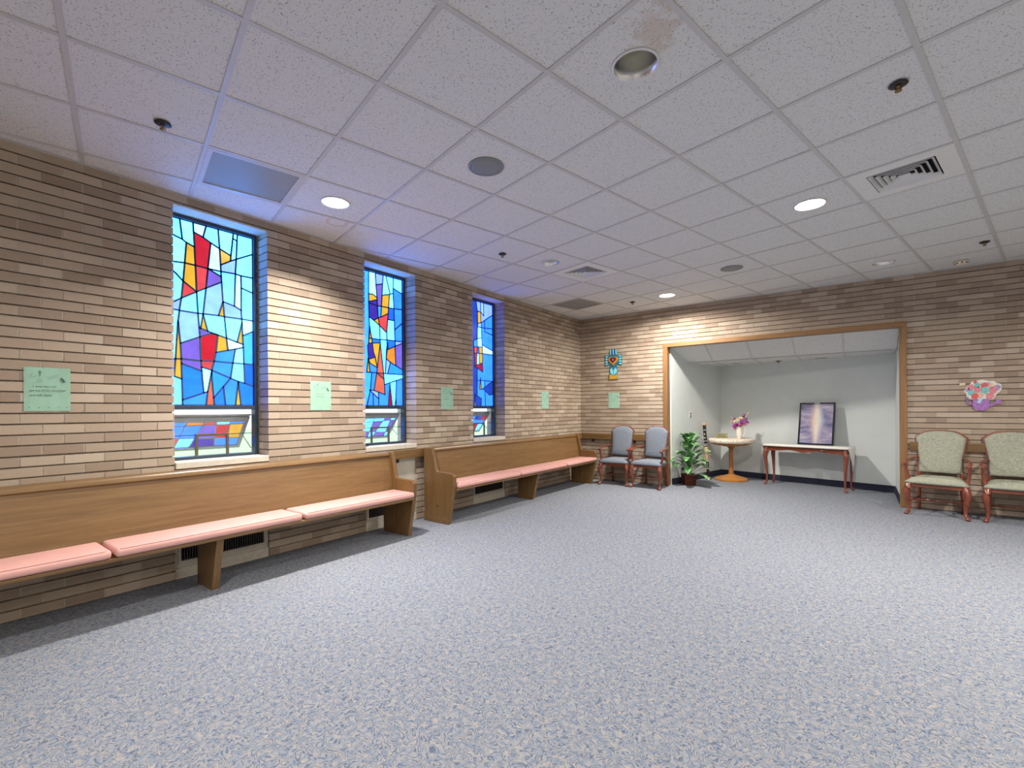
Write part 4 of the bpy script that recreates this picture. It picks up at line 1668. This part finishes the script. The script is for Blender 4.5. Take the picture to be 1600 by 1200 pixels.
for k in range(8):
    a = k * 0.8 + 0.3
    bm = new_bm()
    leaf_mesh(bm, (0.01 * math.cos(a), 0.01 * math.sin(a), 0.01), (0.095 * math.cos(a), 0.095 * math.sin(a), 0.04 + 0.02 * (k % 2)), 0.022, 0.02)
    obj('leaf', bm, M['leaf'], fl, True)
for (x, z) in ((0.165, 0.28), (0.135, 0.25), (-0.135, 0.19)):
    bm = new_bm()
    tube(bm, spline([(x * 0.2, 0, 0.0), (x * 0.6, 0.0, z * 0.6), (x, 0.0, z)], 4), [0.002] * 5 + [0.005, 0.006, 0.006, 0.002], 6)
    obj('dry_sprig', bm, M['straw'], fl)

# carved staff leaning in the corner
st = thing('carved_staff', 'black and tan carved staff leaning between the plant and the pedestal table', 'staff', (2.02, 1.06, 0.0))
M['ebony'] = plain('black_lacquer', (0.012, 0.014, 0.018), 0.3, 0.5)
M['tan'] = plain('tan_wood', (0.60, 0.36, 0.20), 0.5, 0.4, 0, 0.12, 40)
M['bone'] = plain('bone_inlay', (0.62, 0.62, 0.56), 0.4, 0.4)
SR = (R(2), R(-3.5), 0)


def seg(nm, r0, r1, z0, z1, m):
    bm = new_bm()
    r0, r1 = r0 * 1.15, r1 * 1.15
    lathe(bm, [(r0 * 0.96, z0), (r0, z0 + 0.004), (r1, z1 - 0.004), (r1 * 0.96, z1)], 16)
    return obj(nm, bm, m, st, True, rot=SR)


seg('foot_knob', 0.026, 0.026, 0.012, 0.05, M['tan'])
seg('shaft', 0.021, 0.023, 0.0505, 0.36, M['ebony'])
seg('grip', 0.025, 0.028, 0.361, 0.60, M['tan'])
seg('shaft', 0.023, 0.026, 0.601, 0.99, M['ebony'])
seg('top_knob', 0.030, 0.022, 0.991, 1.03, M['tan'])
for z in (0.20, 0.33, 0.345, 0.62, 0.645, 0.70, 0.90):
    bm = new_bm()
    lathe(bm, [(0.030, z), (0.0312, z + 0.002), (0.0312, z + 0.007), (0.030, z + 0.009)], 16)
    obj('inlay_band', bm, M['bone'], st, True, rot=SR)
for k, z in enumerate((0.24, 0.285, 0.76, 0.83)):
    bm = new_bm()
    prism(bm, [(-0.008, z - 0.014), (0.006, z - 0.010), (0.009, z + 0.012), (-0.004, z + 0.016)], 'y', -0.0325, -0.018)
    obj('inlay_figure', bm, M['bone'], st, rot=SR)

# potted plant
pl = thing('potted_plant', 'leafy green plant in a woven basket beside the grey chair', 'plant', (1.90, 0.26, 0))
t = NT('woven_cane', 0.6, 0.4)
wv = t.n('ShaderNodeTexWave', wave_type='BANDS', bands_direction='Z')
wv.inputs['Scale'].default_value = 16
wv.inputs['Distortion'].default_value = 1.5
t.l(t.pos(), wv.inputs['Vector'])
t.base(t.ramp(wv.outputs['Fac'], [(0.15, (0.055, 0.012, 0.008)), (0.8, (0.20, 0.045, 0.022))]))
t.bump(wv.outputs['Fac'], 0.6, 0.01)
M['cane'] = t.m
bm = new_bm()
def sqring(bm, h, z, rot=R(38)):
    c, s = math.cos(rot), math.sin(rot)
    return [bm.verts.new((x * c - y * s, x * s + y * c, z)) for x, y in ((-h, -h), (h, -h), (h, h), (-h, h))]
ra, rb, rc, rd = sqring(bm, 0.078, 0.003), sqring(bm, 0.098, 0.19), sqring(bm, 0.088, 0.19), sqring(bm, 0.085, 0.165)
for a, b in ((ra, rb), (rb, rc), (rc, rd)):
    for k in range(4):
        bm.faces.new((a[k], a[(k + 1) % 4], b[(k + 1) % 4], b[k]))
bm.faces.new(ra[::-1])
basket = obj('basket', bm, M['cane'], pl)
for i in range(9):
    bm = new_bm()
    h = 0.079 + 0.019 * (i + 0.5) / 9.3 + 0.003
    z = 0.010 + i * 0.0195
    q0, q1 = sqring(bm, h, z), sqring(bm, h, z + 0.010)
    for k in range(4):
        bm.faces.new((q0[k], q0[(k + 1) % 4], q1[(k + 1) % 4], q1[k]))
    bmesh.ops.solidify(bm, geom=bm.faces[:], thickness=0.003)
    obj('cane_band', bm, M['cane'], basket)
M['soil'] = plain('dark_soil', (0.03, 0.022, 0.016), 0.95, 0.1, 0, 0.4, 80)
bm = new_bm()
q = sqring(bm, 0.0845, 0.165)
bm.faces.new(q)
obj('soil', bm, M['soil'], pl)
t = NT('variegated_leaf', 0.35, 0.45)
f = t.noise(t.pos(), 22, 3, 0.6)
t.base(t.ramp(f, [(0.36, (0.030, 0.125, 0.025)), (0.50, (0.100, 0.30, 0.080)), (0.62, (0.42, 0.60, 0.36))]))
M['vleaf'] = t.m
rg = random.Random(5)
leaf_list = []
for k in range(40):
    u = k / 39.0
    z = 0.26 + 0.62 * u
    a = k * 2.4 + rg.uniform(-0.3, 0.3)
    reach = 0.36 - 0.16 * u + rg.uniform(-0.05, 0.05)
    leaf_list.append((a, reach, z))
leaf_list += [(-0.5, 0.42, 0.20), (-2.3, 0.36, 0.42), (-0.35, 0.40, 0.60), (-0.6, 0.38, 0.40), (-1.3, 0.30, 0.30), (-1.9, 0.34, 0.55), (-1.0, 0.33, 0.72), (-0.15, 0.36, 0.50), (-1.6, 0.30, 0.84)]
for (a, reach, z) in leaf_list:
    d = Vector((math.cos(a), math.sin(a), 0))
    if d.x < -0.2 and d.y > -0.55:      # the alcove wall is close on that side
        reach = min(reach, 0.15)
    z0 = z * 0.86
    base = d * (reach * 0.28) + Vector((0, 0, z0))
    tip = d * (reach * 1.05) + Vector((0, 0, z - 0.01 + rg.uniform(-0.06, 0.05)))
    bm = new_bm()
    leaf_mesh(bm, base, tip, 0.056 + rg.uniform(-0.010, 0.010), 0.06, 0.2)
    lf = obj('leaf', bm, M['vleaf'], pl, True)
    bm = new_bm()
    tube(bm, spline([tuple(d * 0.015 + Vector((0, 0, 0.166))), tuple(d * (reach * 0.13) + Vector((0, 0, 0.16 + (z0 - 0.16) * 0.6))), tuple(base)], 3), 0.0035, 5)
    obj('stalk', bm, M['vleaf'], lf)

# console table
ct = thing('console_table', 'mahogany console table with cabriole legs in the alcove', 'table', (3.525, 1.115, 0), A13)
hw_, hd = 0.575, 0.165
bm = new_bm()
box(bm, -hw_ - 0.03, hw_ + 0.03, -hd - 0.03, hd + 0.03, 0.655, 0.675, 0.006)
obj('tabletop', bm, M['mahog_x'], ct)


def scallop(L_, n=40):
    top = [(-L_, 0.6545), (L_, 0.6545)]
    bot = []
    for i in range(n + 1):
        u = i / n
        x = L_ - 2 * L_ * u
        e = abs(x) / L_
        z = 0.585 - 0.020 * math.cos(x / L_ * math.pi * 2.5) * (1 - e) - 0.028 * max(0, (e - 0.86) / 0.14)
        bot.append((x, z))
    return top + bot


for y in (-hd + 0.005, hd - 0.02):
    bm = new_bm()
    prism(bm, scallop(hw_ - 0.03), 'y', y, y + 0.015)
    ap = obj('apron', bm, M['mahog_x'], ct)
    if y < 0:
        for x in (0.28,):
            bm = new_bm()
            tube(bm, [(x - 0.055, y - 0.003, 0.628), (x - 0.045, y - 0.014, 0.620), (x, y - 0.016, 0.616), (x + 0.045, y - 0.014, 0.620), (x + 0.055, y - 0.003, 0.628)], 0.005, 6)
            obj('drawer_pull', bm, M['brass'], ap, True)
        bm = new_bm()
        tube(bm, [(-0.40, y - 0.012, 0.625), (-0.40, y, 0.625)], 0.007, 8)
        obj('knob', bm, M['brass'], ap, True)
for x in (-hw_ + 0.02, hw_ - 0.035):
    bm = new_bm()
    box(bm, x, x + 0.015, -hd + 0.02, hd - 0.02, 0.585, 0.6545)
    obj('side_apron', bm, M['mahog_x'], ct)
for sx in (-1, 1):
    for sy in (-1, 1):
        bm = new_bm()
        x, y = sx * (hw_ - 0.012), sy * (hd - 0.012)
        pts = spline([(x - sx * 0.008, y - sy * 0.004, 0.654, 0.028), (x, y, 0.60, 0.031), (x + sx * 0.016, y + sy * 0.016, 0.53, 0.034), (x + sx * 0.004, y + sy * 0.004, 0.38, 0.024), (x - sx * 0.006, y - sy * 0.006, 0.16, 0.016),
                      (x - sx * 0.002, y - sy * 0.002, 0.05, 0.015), (x + sx * 0.012, y + sy * 0.012, 0.020, 0.024), (x + sx * 0.014, y + sy * 0.014, 0.003, 0.020)], 4)
        tube(bm, [p[:3] for p in pts], [p[3] for p in pts], 12)
        obj('leg', bm, M['mahog'], ct, True)

# runner hanging over both ends in points
M['linen'] = plain('white_linen', (0.80, 0.78, 0.72), 0.9, 0.1, 0, 0.05, 40)
bm = new_bm()
ex = hw_ + 0.032
sect = [(-ex - 0.004, 0.45, 0.02), (-ex - 0.004, 0.56, 0.11), (-ex - 0.003, 0.66, 0.19), (-ex + 0.01, 0.6775, 0.197), (-0.3, 0.6775, 0.197), (0.0, 0.6775, 0.197), (0.3, 0.6775, 0.197), (ex - 0.01, 0.6775, 0.197),
        (ex + 0.003, 0.66, 0.19), (ex + 0.005, 0.56, 0.125), (ex + 0.010, 0.44, 0.06), (ex + 0.008, 0.31, 0.008)]
rows = []
for (x, z, hwid) in sect:
    row = []
    for i in range(9):
        v_ = -1 + i / 4
        wob = 0.006 * math.sin(i * 2.1 + z * 9) if z < 0.65 else 0
        drop = 0.026 if (z > 0.67 and i in (0, 8)) else 0.0
        yy = v_ * hwid + (0.0035 * v_ if drop else 0)
        if z > 0.67 and i in (1, 7):
            yy = v_ / abs(v_) * (hwid + 0.002)
        row.append(bm.verts.new((x + (abs(wob) if x > 0 else -abs(wob)), yy, z - drop)))
    rows.append(row)
for a, b in zip(rows[:-1], rows[1:]):
    for i in range(8):
        bm.faces.new((a[i], a[i + 1], b[i + 1], b[i]))
bmesh.ops.recalc_face_normals(bm, faces=bm.faces[:])
bmesh.ops.solidify(bm, geom=bm.faces[:], thickness=-0.0022)
tag(obj('table_runner', bm, M['linen'], None, True, loc=(3.525, 1.115, 0.001), rot=(0, 0, A13)), 'white cloth runner draped over the console table', 'tablecloth')

# framed print, leaning (a plain cloudscape stands in for the artwork)
t = NT('cloudy_print', 0.15, 0.5)
v = t.pos((1, 1, 1), True)
mp = t.n('ShaderNodeMapping')
mp.inputs['Scale'].default_value = (3, 3, 14)
t.l(v, mp.inputs['Vector'])
f = t.noise(mp.outputs[0], 1.0, 5, 0.6, 0.4)
clouds = t.ramp(f, [(0.35, (0.13, 0.13, 0.24)), (0.5, (0.28, 0.25, 0.36)), (0.68, (0.48, 0.44, 0.54))])
sp = t.n('ShaderNodeSeparateXYZ')
t.l(v, sp.inputs[0])
ax = t.math('ABSOLUTE', sp.outputs[0])
glow = t.math('ADD', t.math('MULTIPLY', ax, 7.5), t.math('MULTIPLY', t.math('ABSOLUTE', t.math('SUBTRACT', sp.outputs[2], 0.40)), 1.7))
glow = t.math('ADD', glow, t.math('MULTIPLY', t.math('SUBTRACT', f, 0.5), 0.9))
tint = t.ramp(t.math('ADD', t.math('MULTIPLY', sp.outputs[0], 3.0), 0.5), [(0.15, (0.55, 0.25, 0.25)), (0.45, (0.80, 0.68, 0.52)), (0.55, (0.80, 0.70, 0.58)), (0.85, (0.30, 0.50, 0.68))])
t.base(t.mix(t.ramp(glow, [(0.35, (0.85, 0.85, 0.85)), (1.0, (0, 0, 0))]), clouds, tint))
M['print'] = t.m
M['blackframe'] = plain('black_gloss_frame', (0.010, 0.010, 0.011), 0.18, 0.6)
pf = thing('framed_picture', 'black framed pastel cloud picture leaning on the wall above the console table', 'picture', (3.63, 1.19, 0.684), A13)
tl = R(-11)
PW, PH = 0.255, 0.70
bm = new_bm()
for (a, b, c, d) in ((-PW, -PW + 0.024, 0, PH), (PW - 0.024, PW, 0, PH), (-PW + 0.024, PW - 0.024, 0, 0.024), (-PW + 0.024, PW - 0.024, PH - 0.024, PH)):
    box(bm, a, b, -0.012, 0.012, c, d, 0.003, 1)
obj('frame', bm, M['blackframe'], pf, rot=(tl, 0, 0))
bm = new_bm()
box(bm, -PW + 0.02, PW - 0.02, -0.002, 0.006, 0.02, PH - 0.02)
obj('print', bm, M['print'], pf, rot=(tl, 0, 0))
bm = new_bm()
box(bm, -0.04, 0.04, -0.0135, -0.0121, PH - 0.016, PH - 0.006)
obj('plate', bm, M['sashmetal'], pf, rot=(tl, 0, 0))

# outlet on the alcove's left wall
ow = thing('wall_outlet', 'brown wall outlet on the left alcove wall above the plant', 'outlet', (1.793, 0.74, 1.18), R(77.4 - 90))
bm = new_bm()
box(bm, 0.001, 0.007, -0.036, 0.036, -0.058, 0.058, 0.002, 1)
obj('cover_plate', bm, M['white'], ow)
for z in (-0.024, 0.024):
    bm = new_bm()
    box(bm, 0.0071, 0.010, -0.017, 0.017, z - 0.016, z + 0.016, 0.003, 1)
    obj('socket', bm, M['wicket'], ow)

# ------------------------------------------------------------------ things on the walls
M['mint'] = plain('mint_paper', (0.55, 0.80, 0.66), 0.85, 0.15, 0, 0.03, 20)
M['ink'] = plain('pencil_ink', (0.06, 0.13, 0.10), 0.8)
M['faint'] = plain('faint_ink', (0.22, 0.42, 0.33), 0.8)


def text_mesh(body, size):
    cu = bpy.data.curves.new('lettering', 'FONT')
    cu.body = body
    cu.size = size
    cu.extrude = 0.0002
    cu.resolution_u = 2
    o = bpy.data.objects.new('lettering', cu)
    C.objects.link(o)
    dg = bpy.context.evaluated_depsgraph_get()
    me = bpy.data.meshes.new_from_object(o.evaluated_get(dg))
    bpy.data.objects.remove(o, do_unlink=True)
    return me


def paper(label, loc, wall, full):
    """origin at the sheet's centre; local X to the reader's right, local Y into the room is -"""
    t = thing('note_paper', label, 'paper', loc, R(90) if wall == 'left' else 0.0, 'mint green prayer notes on the brick walls')
    bm = new_bm()
    NXX = 8
    lo = []
    for i in range(NXX + 1):
        x = -0.108 + 0.216 * i / NXX
        y = -0.0035 - 0.0015 * math.sin(i * 0.9)
        lo.append((bm.verts.new((x, y, -0.14)), bm.verts.new((x, y, 0.14))))
    for a, b in zip(lo[:-1], lo[1:]):
        bm.faces.new((a[0], b[0], b[1], a[1]))
    bmesh.ops.solidify(bm, geom=bm.faces[:], thickness=0.0006)
    obj('sheet', bm, M['mint'], t)
    def mark(nm, polys, m):
        bm = new_bm()
        for p in polys:
            prism(bm, p, 'y', -0.0068, -0.0062)
        obj(nm, bm, m, t)
    # little cross, paper clip stroke, faint drawing, dots along the foot
    mark('drawn_cross', [[(-0.037, 0.085), (-0.034, 0.085), (-0.034, 0.122), (-0.037, 0.122)], [(-0.045, 0.108), (-0.0275, 0.108), (-0.0275, 0.111), (-0.045, 0.111)]], M['ink'] if full else M['faint'])
    mark('ink_stroke', [[(0.060, 0.075), (0.068, 0.078), (0.084, 0.052), (0.078, 0.046), (0.071, 0.047)]], M['ink'])
    dr = []
    for k in range(14):
        a = k * 2 * math.pi / 14
        b = (k + 1) * 2 * math.pi / 14
        if k not in (1, 2):
            dr.append([(-0.065 + 0.012 * math.cos(a), 0.088 + 0.012 * math.sin(a)), (-0.065 + 0.012 * math.cos(b), 0.088 + 0.012 * math.sin(b)), (-0.065 + 0.010 * math.cos(b), 0.088 + 0.010 * math.sin(b)), (-0.065 + 0.010 * math.cos(a), 0.088 + 0.010 * math.sin(a))][::-1])
    for z in (0.062, 0.054, 0.046):
        dr.append([(-0.05, z), (-0.024, z), (-0.024, z + 0.0012), (-0.05, z + 0.0012)])
    dr.append([(0.0, 0.075), (0.05, 0.097), (0.0495, 0.0985), (-0.0005, 0.0765)])
    dr.append([(0.003, 0.064), (0.053, 0.086), (0.0525, 0.0875), (0.0025, 0.0655)])
    mark('faint_drawing', dr, M['faint'])
    if full:
        mark('foot_dots', [[(x - 0.003, -0.121), (x + 0.003, -0.121), (x + 0.003, -0.114), (x - 0.003, -0.114)] for x in (-0.085, -0.04, 0.005, 0.05, 0.09)], M['faint'])
        for i, s in enumerate(['I  pray that I can', 'get out of the wheelchair', 'and walk better']):
            me = text_mesh(s, 0.0165)
            me.materials.clear()
            me.materials.append(M['ink'])
            obj('handwriting', me, None, t, loc=((-0.068, -0.082, -0.082)[i], -0.0064, (0.012, -0.014, -0.044)[i]), rot=(R(90), R(-1), 0))
    else:
        ln = []
        for i in range(2):
            z = 0.018 - 0.026 * i
            x = -0.055
            while x < 0.03:
                L_ = 0.008 + 0.010 * random.random()
                ln.append([(x, z), (x + L_, z + 0.001), (x + L_, z + 0.004), (x, z + 0.003)])
                x += L_ + 0.005
        mark('faint_writing', ln, M['faint'])
    return t


paper('nearest mint paper with a pencilled prayer, left of the first window', (0.0, -7.187, 1.446), 'left', True)
paper('mint paper note between the first and second windows', (0.0, -5.285, 1.443), 'left', False)
paper('mint paper note between the second and third windows', (0.0, -3.555, 1.446), 'left', False)
paper('mint paper note between the third window and the corner', (0.0, -1.245, 1.447), 'left', False)
paper('mint paper note on the back wall under the painted cross', (0.675, 0.0, 1.449), 'back', False)

# painted folk-art cross
M['teal'] = plain('teal_enamel', (0.018, 0.16, 0.23), 0.35, 0.5, 0, 0.35, 45)
M['aqua'] = plain('aqua_enamel', (0.22, 0.62, 0.72), 0.35, 0.5, 0, 0.25, 60)
M['gold'] = plain('gold_paint', (0.52, 0.30, 0.030), 0.4, 0.5, 0, 0.25, 50)
M['ochre'] = plain('ochre_paint', (0.50, 0.21, 0.030), 0.4, 0.5, 0, 0.2, 50)
M['maroon'] = plain('maroon_paint', (0.13, 0.008, 0.018), 0.35, 0.5)
M['navyp'] = plain('navy_paint', (0.012, 0.045, 0.16), 0.4, 0.5)
M['pearl'] = plain('pearl_bead', (0.60, 0.52, 0.62), 0.3, 0.5)
cr = thing('painted_cross', 'turquoise folk art cross with a gold and maroon heart', 'cross', (0.675, -0.001, 1.83))


def flat(parent, nm, poly, y0, y1, m):
    bm = new_bm()
    prism(bm, poly, 'y', y1, y0)
    return obj(nm, bm, m, parent)


def heart(cx, cz, s, n=28):
    pts = []
    for k in range(n):
        a = 2 * math.pi * k / n
        pts.append((cx + s * math.sin(a) ** 3, cz + s * (0.8125 * math.cos(a) - 0.3125 * math.cos(2 * a) - 0.125 * math.cos(3 * a) - 0.0625 * math.cos(4 * a))))
    return pts


flat(cr, 'body', [(-0.085, 0.0), (0.085, 0.0), (0.072, 0.09), (0.062, 0.22), (0.062, 0.27), (0.158, 0.245), (0.158, 0.445), (0.062, 0.42), (0.07, 0.53), (-0.07, 0.53), (-0.062, 0.42), (-0.158, 0.445), (-0.158, 0.245), (-0.062, 0.27), (-0.062, 0.22), (-0.072, 0.09)], 0.0, -0.016, M['teal'])
flat(cr, 'gold_foot', [(-0.084, 0.001), (0.084, 0.001), (0.073, 0.088), (0.03, 0.075), (0, 0.06), (-0.03, 0.075), (-0.073, 0.088)], -0.0162, -0.022, M['gold'])
for s in (-1, 1):
    flat(cr, 'petal', [(s * 0.005, 0.075), (s * 0.060, 0.11), (s * 0.066, 0.17), (s * 0.035, 0.205), (s * 0.006, 0.16)][::s], -0.0162, -0.021, M['aqua'])
    for z in (0.275, 0.32, 0.365, 0.41):
        flat(cr, 'arm_scallop', [(s * 0.108, z - 0.012), (s * 0.152, z - 0.015), (s * 0.155, z + 0.010), (s * 0.113, z + 0.014)][::s], -0.0162, -0.020, M['aqua'])
for i, x in enumerate((-0.052, -0.026, 0.0, 0.026, 0.052)):
    flat(cr, 'crown_ray', [(x - 0.011, 0.445), (x + 0.011, 0.445), (x + 0.013, 0.515), (x, 0.545), (x - 0.013, 0.515)], -0.0162, -0.020, M['aqua'] if i % 2 == 0 else M['navyp'])
flat(cr, 'gold_heart', heart(0, 0.335, 0.094), -0.0162, -0.030, M['ochre'])
flat(cr, 'maroon_heart', heart(0, 0.348, 0.055), -0.0302, -0.037, M['maroon'])
bm = new_bm()
bmesh.ops.create_uvsphere(bm, u_segments=12, v_segments=8, radius=0.011)
obj('bead', bm, M['pearl'], cr, True, loc=(0, -0.040, 0.345))

# watering can cut-out with flowers
M['cutwhite'] = plain('white_board', (0.72, 0.74, 0.66), 0.6, 0.3, 0, 0.06, 40)
t = NT('purple_glitter', 0.4, 0.5)
f = t.noise(t.pos(), 120, 2, 0.6)
t.base(t.ramp(f, [(0.35, (0.22, 0.07, 0.32)), (0.6, (0.42, 0.20, 0.52)), (0.72, (0.62, 0.45, 0.70))]))
M['glitter'] = t.m
M['coral'] = plain('coral_petal', (0.66, 0.12, 0.12), 0.6, 0.3, 0, 0.2, 50)
M['pinkp'] = plain('pink_petal', (0.70, 0.24, 0.28), 0.6, 0.3, 0, 0.2, 50)
M['aquap'] = plain('aqua_petal', (0.20, 0.52, 0.50), 0.6, 0.3, 0, 0.25, 50)
M['lilac'] = plain('lilac_petal', (0.40, 0.30, 0.52), 0.6, 0.3, 0, 0.25, 50)
M['peach'] = plain('peach_petal', (0.74, 0.45, 0.34), 0.6, 0.3, 0, 0.2, 50)
M['ribbon'] = plain('pale_blue_ribbon', (0.42, 0.62, 0.68), 0.5, 0.3)
wc = thing('flower_cutout', 'flat watering can decoration full of flowers above the green chairs', 'wall decoration', (5.390, -0.001, 1.412))
wc.scale = (1.04, 1.0, 1.27)


def blob(cx, cz, rx, rz, n=18, lob=0, amp=0.12):
    return [(cx + rx * (1 + amp * math.cos(lob * 2 * math.pi * k / n)) * math.cos(2 * math.pi * k / n), cz + rz * (1 + amp * math.cos(lob * 2 * math.pi * k / n)) * math.sin(2 * math.pi * k / n)) for k in range(n)]


flat(wc, 'backing', spline([(-0.16, 0.045), (-0.14, 0.085), (-0.11, 0.11), (-0.09, 0.14), (-0.04, 0.15), (0.0, 0.155), (0.045, 0.14), (0.085, 0.14), (0.11, 0.12), (0.14, 0.11), (0.148, 0.07), (0.135, 0.04), (0.11, 0.02), (0.09, -0.02), (0.05, -0.04), (-0.09, -0.03), (-0.13, -0.01), (-0.14, 0.03)], 3), 0.0, -0.012, M['cutwhite'])
flat(wc, 'can_body', [(-0.085, -0.03), (0.045, -0.025), (0.050, -0.06), (0.045, -0.10), (0.03, -0.125), (-0.01, -0.135), (-0.06, -0.13), (-0.085, -0.11), (-0.09, -0.07)], -0.0122, -0.022, M['glitter'])
flat(wc, 'spout', [(0.045, -0.075), (0.095, -0.060), (0.10, -0.045), (0.115, -0.03), (0.145, -0.045), (0.142, -0.075), (0.105, -0.072), (0.048, -0.105)], -0.0122, -0.018, M['glitter'])
bm = new_bm()
tube(bm, spline([(-0.085, -0.016, -0.08), (-0.115, -0.016, -0.07), (-0.135, -0.016, -0.04), (-0.130, -0.016, -0.005)], 4), 0.008, 8)
obj('handle', bm, M['glitter'], wc, True)
flat(wc, 'ribbon', [(-0.055, -0.06), (-0.035, -0.025), (-0.005, -0.02), (-0.012, -0.04), (-0.030, -0.07)], -0.0222, -0.027, M['ribbon'])
for i, (x, z, r, m) in enumerate([(0.01, 0.10, 0.028, 'coral'), (-0.10, 0.085, 0.028, 'pinkp'), (-0.045, 0.062, 0.028, 'pinkp'), (0.015, 0.055, 0.032, 'aquap'), (0.08, 0.055, 0.030, 'pinkp'), (-0.10, 0.035, 0.028, 'aquap'),
                                  (-0.068, 0.0, 0.030, 'coral'), (0.055, 0.0, 0.032, 'pinkp'), (-0.02, 0.01, 0.022, 'peach'), (0.065, 0.095, 0.022, 'peach'), (0.115, 0.08, 0.024, 'lilac'), (-0.13, 0.062, 0.018, 'lilac'),
                                  (-0.048, 0.105, 0.024, 'aquap'), (0.042, 0.115, 0.014, 'lilac'), (-0.065, 0.135, 0.014, 'coral')]):
    flat(wc, 'flower', blob(x, z, r, r, 20, 5), -0.0122, -0.019 - 0.0006 * (i % 5), M[m])
flat(wc, 'tag', [(-0.195, 0.105), (-0.145, 0.11), (-0.145, 0.13), (-0.195, 0.128)], -0.0005, -0.006, M['ivory'])
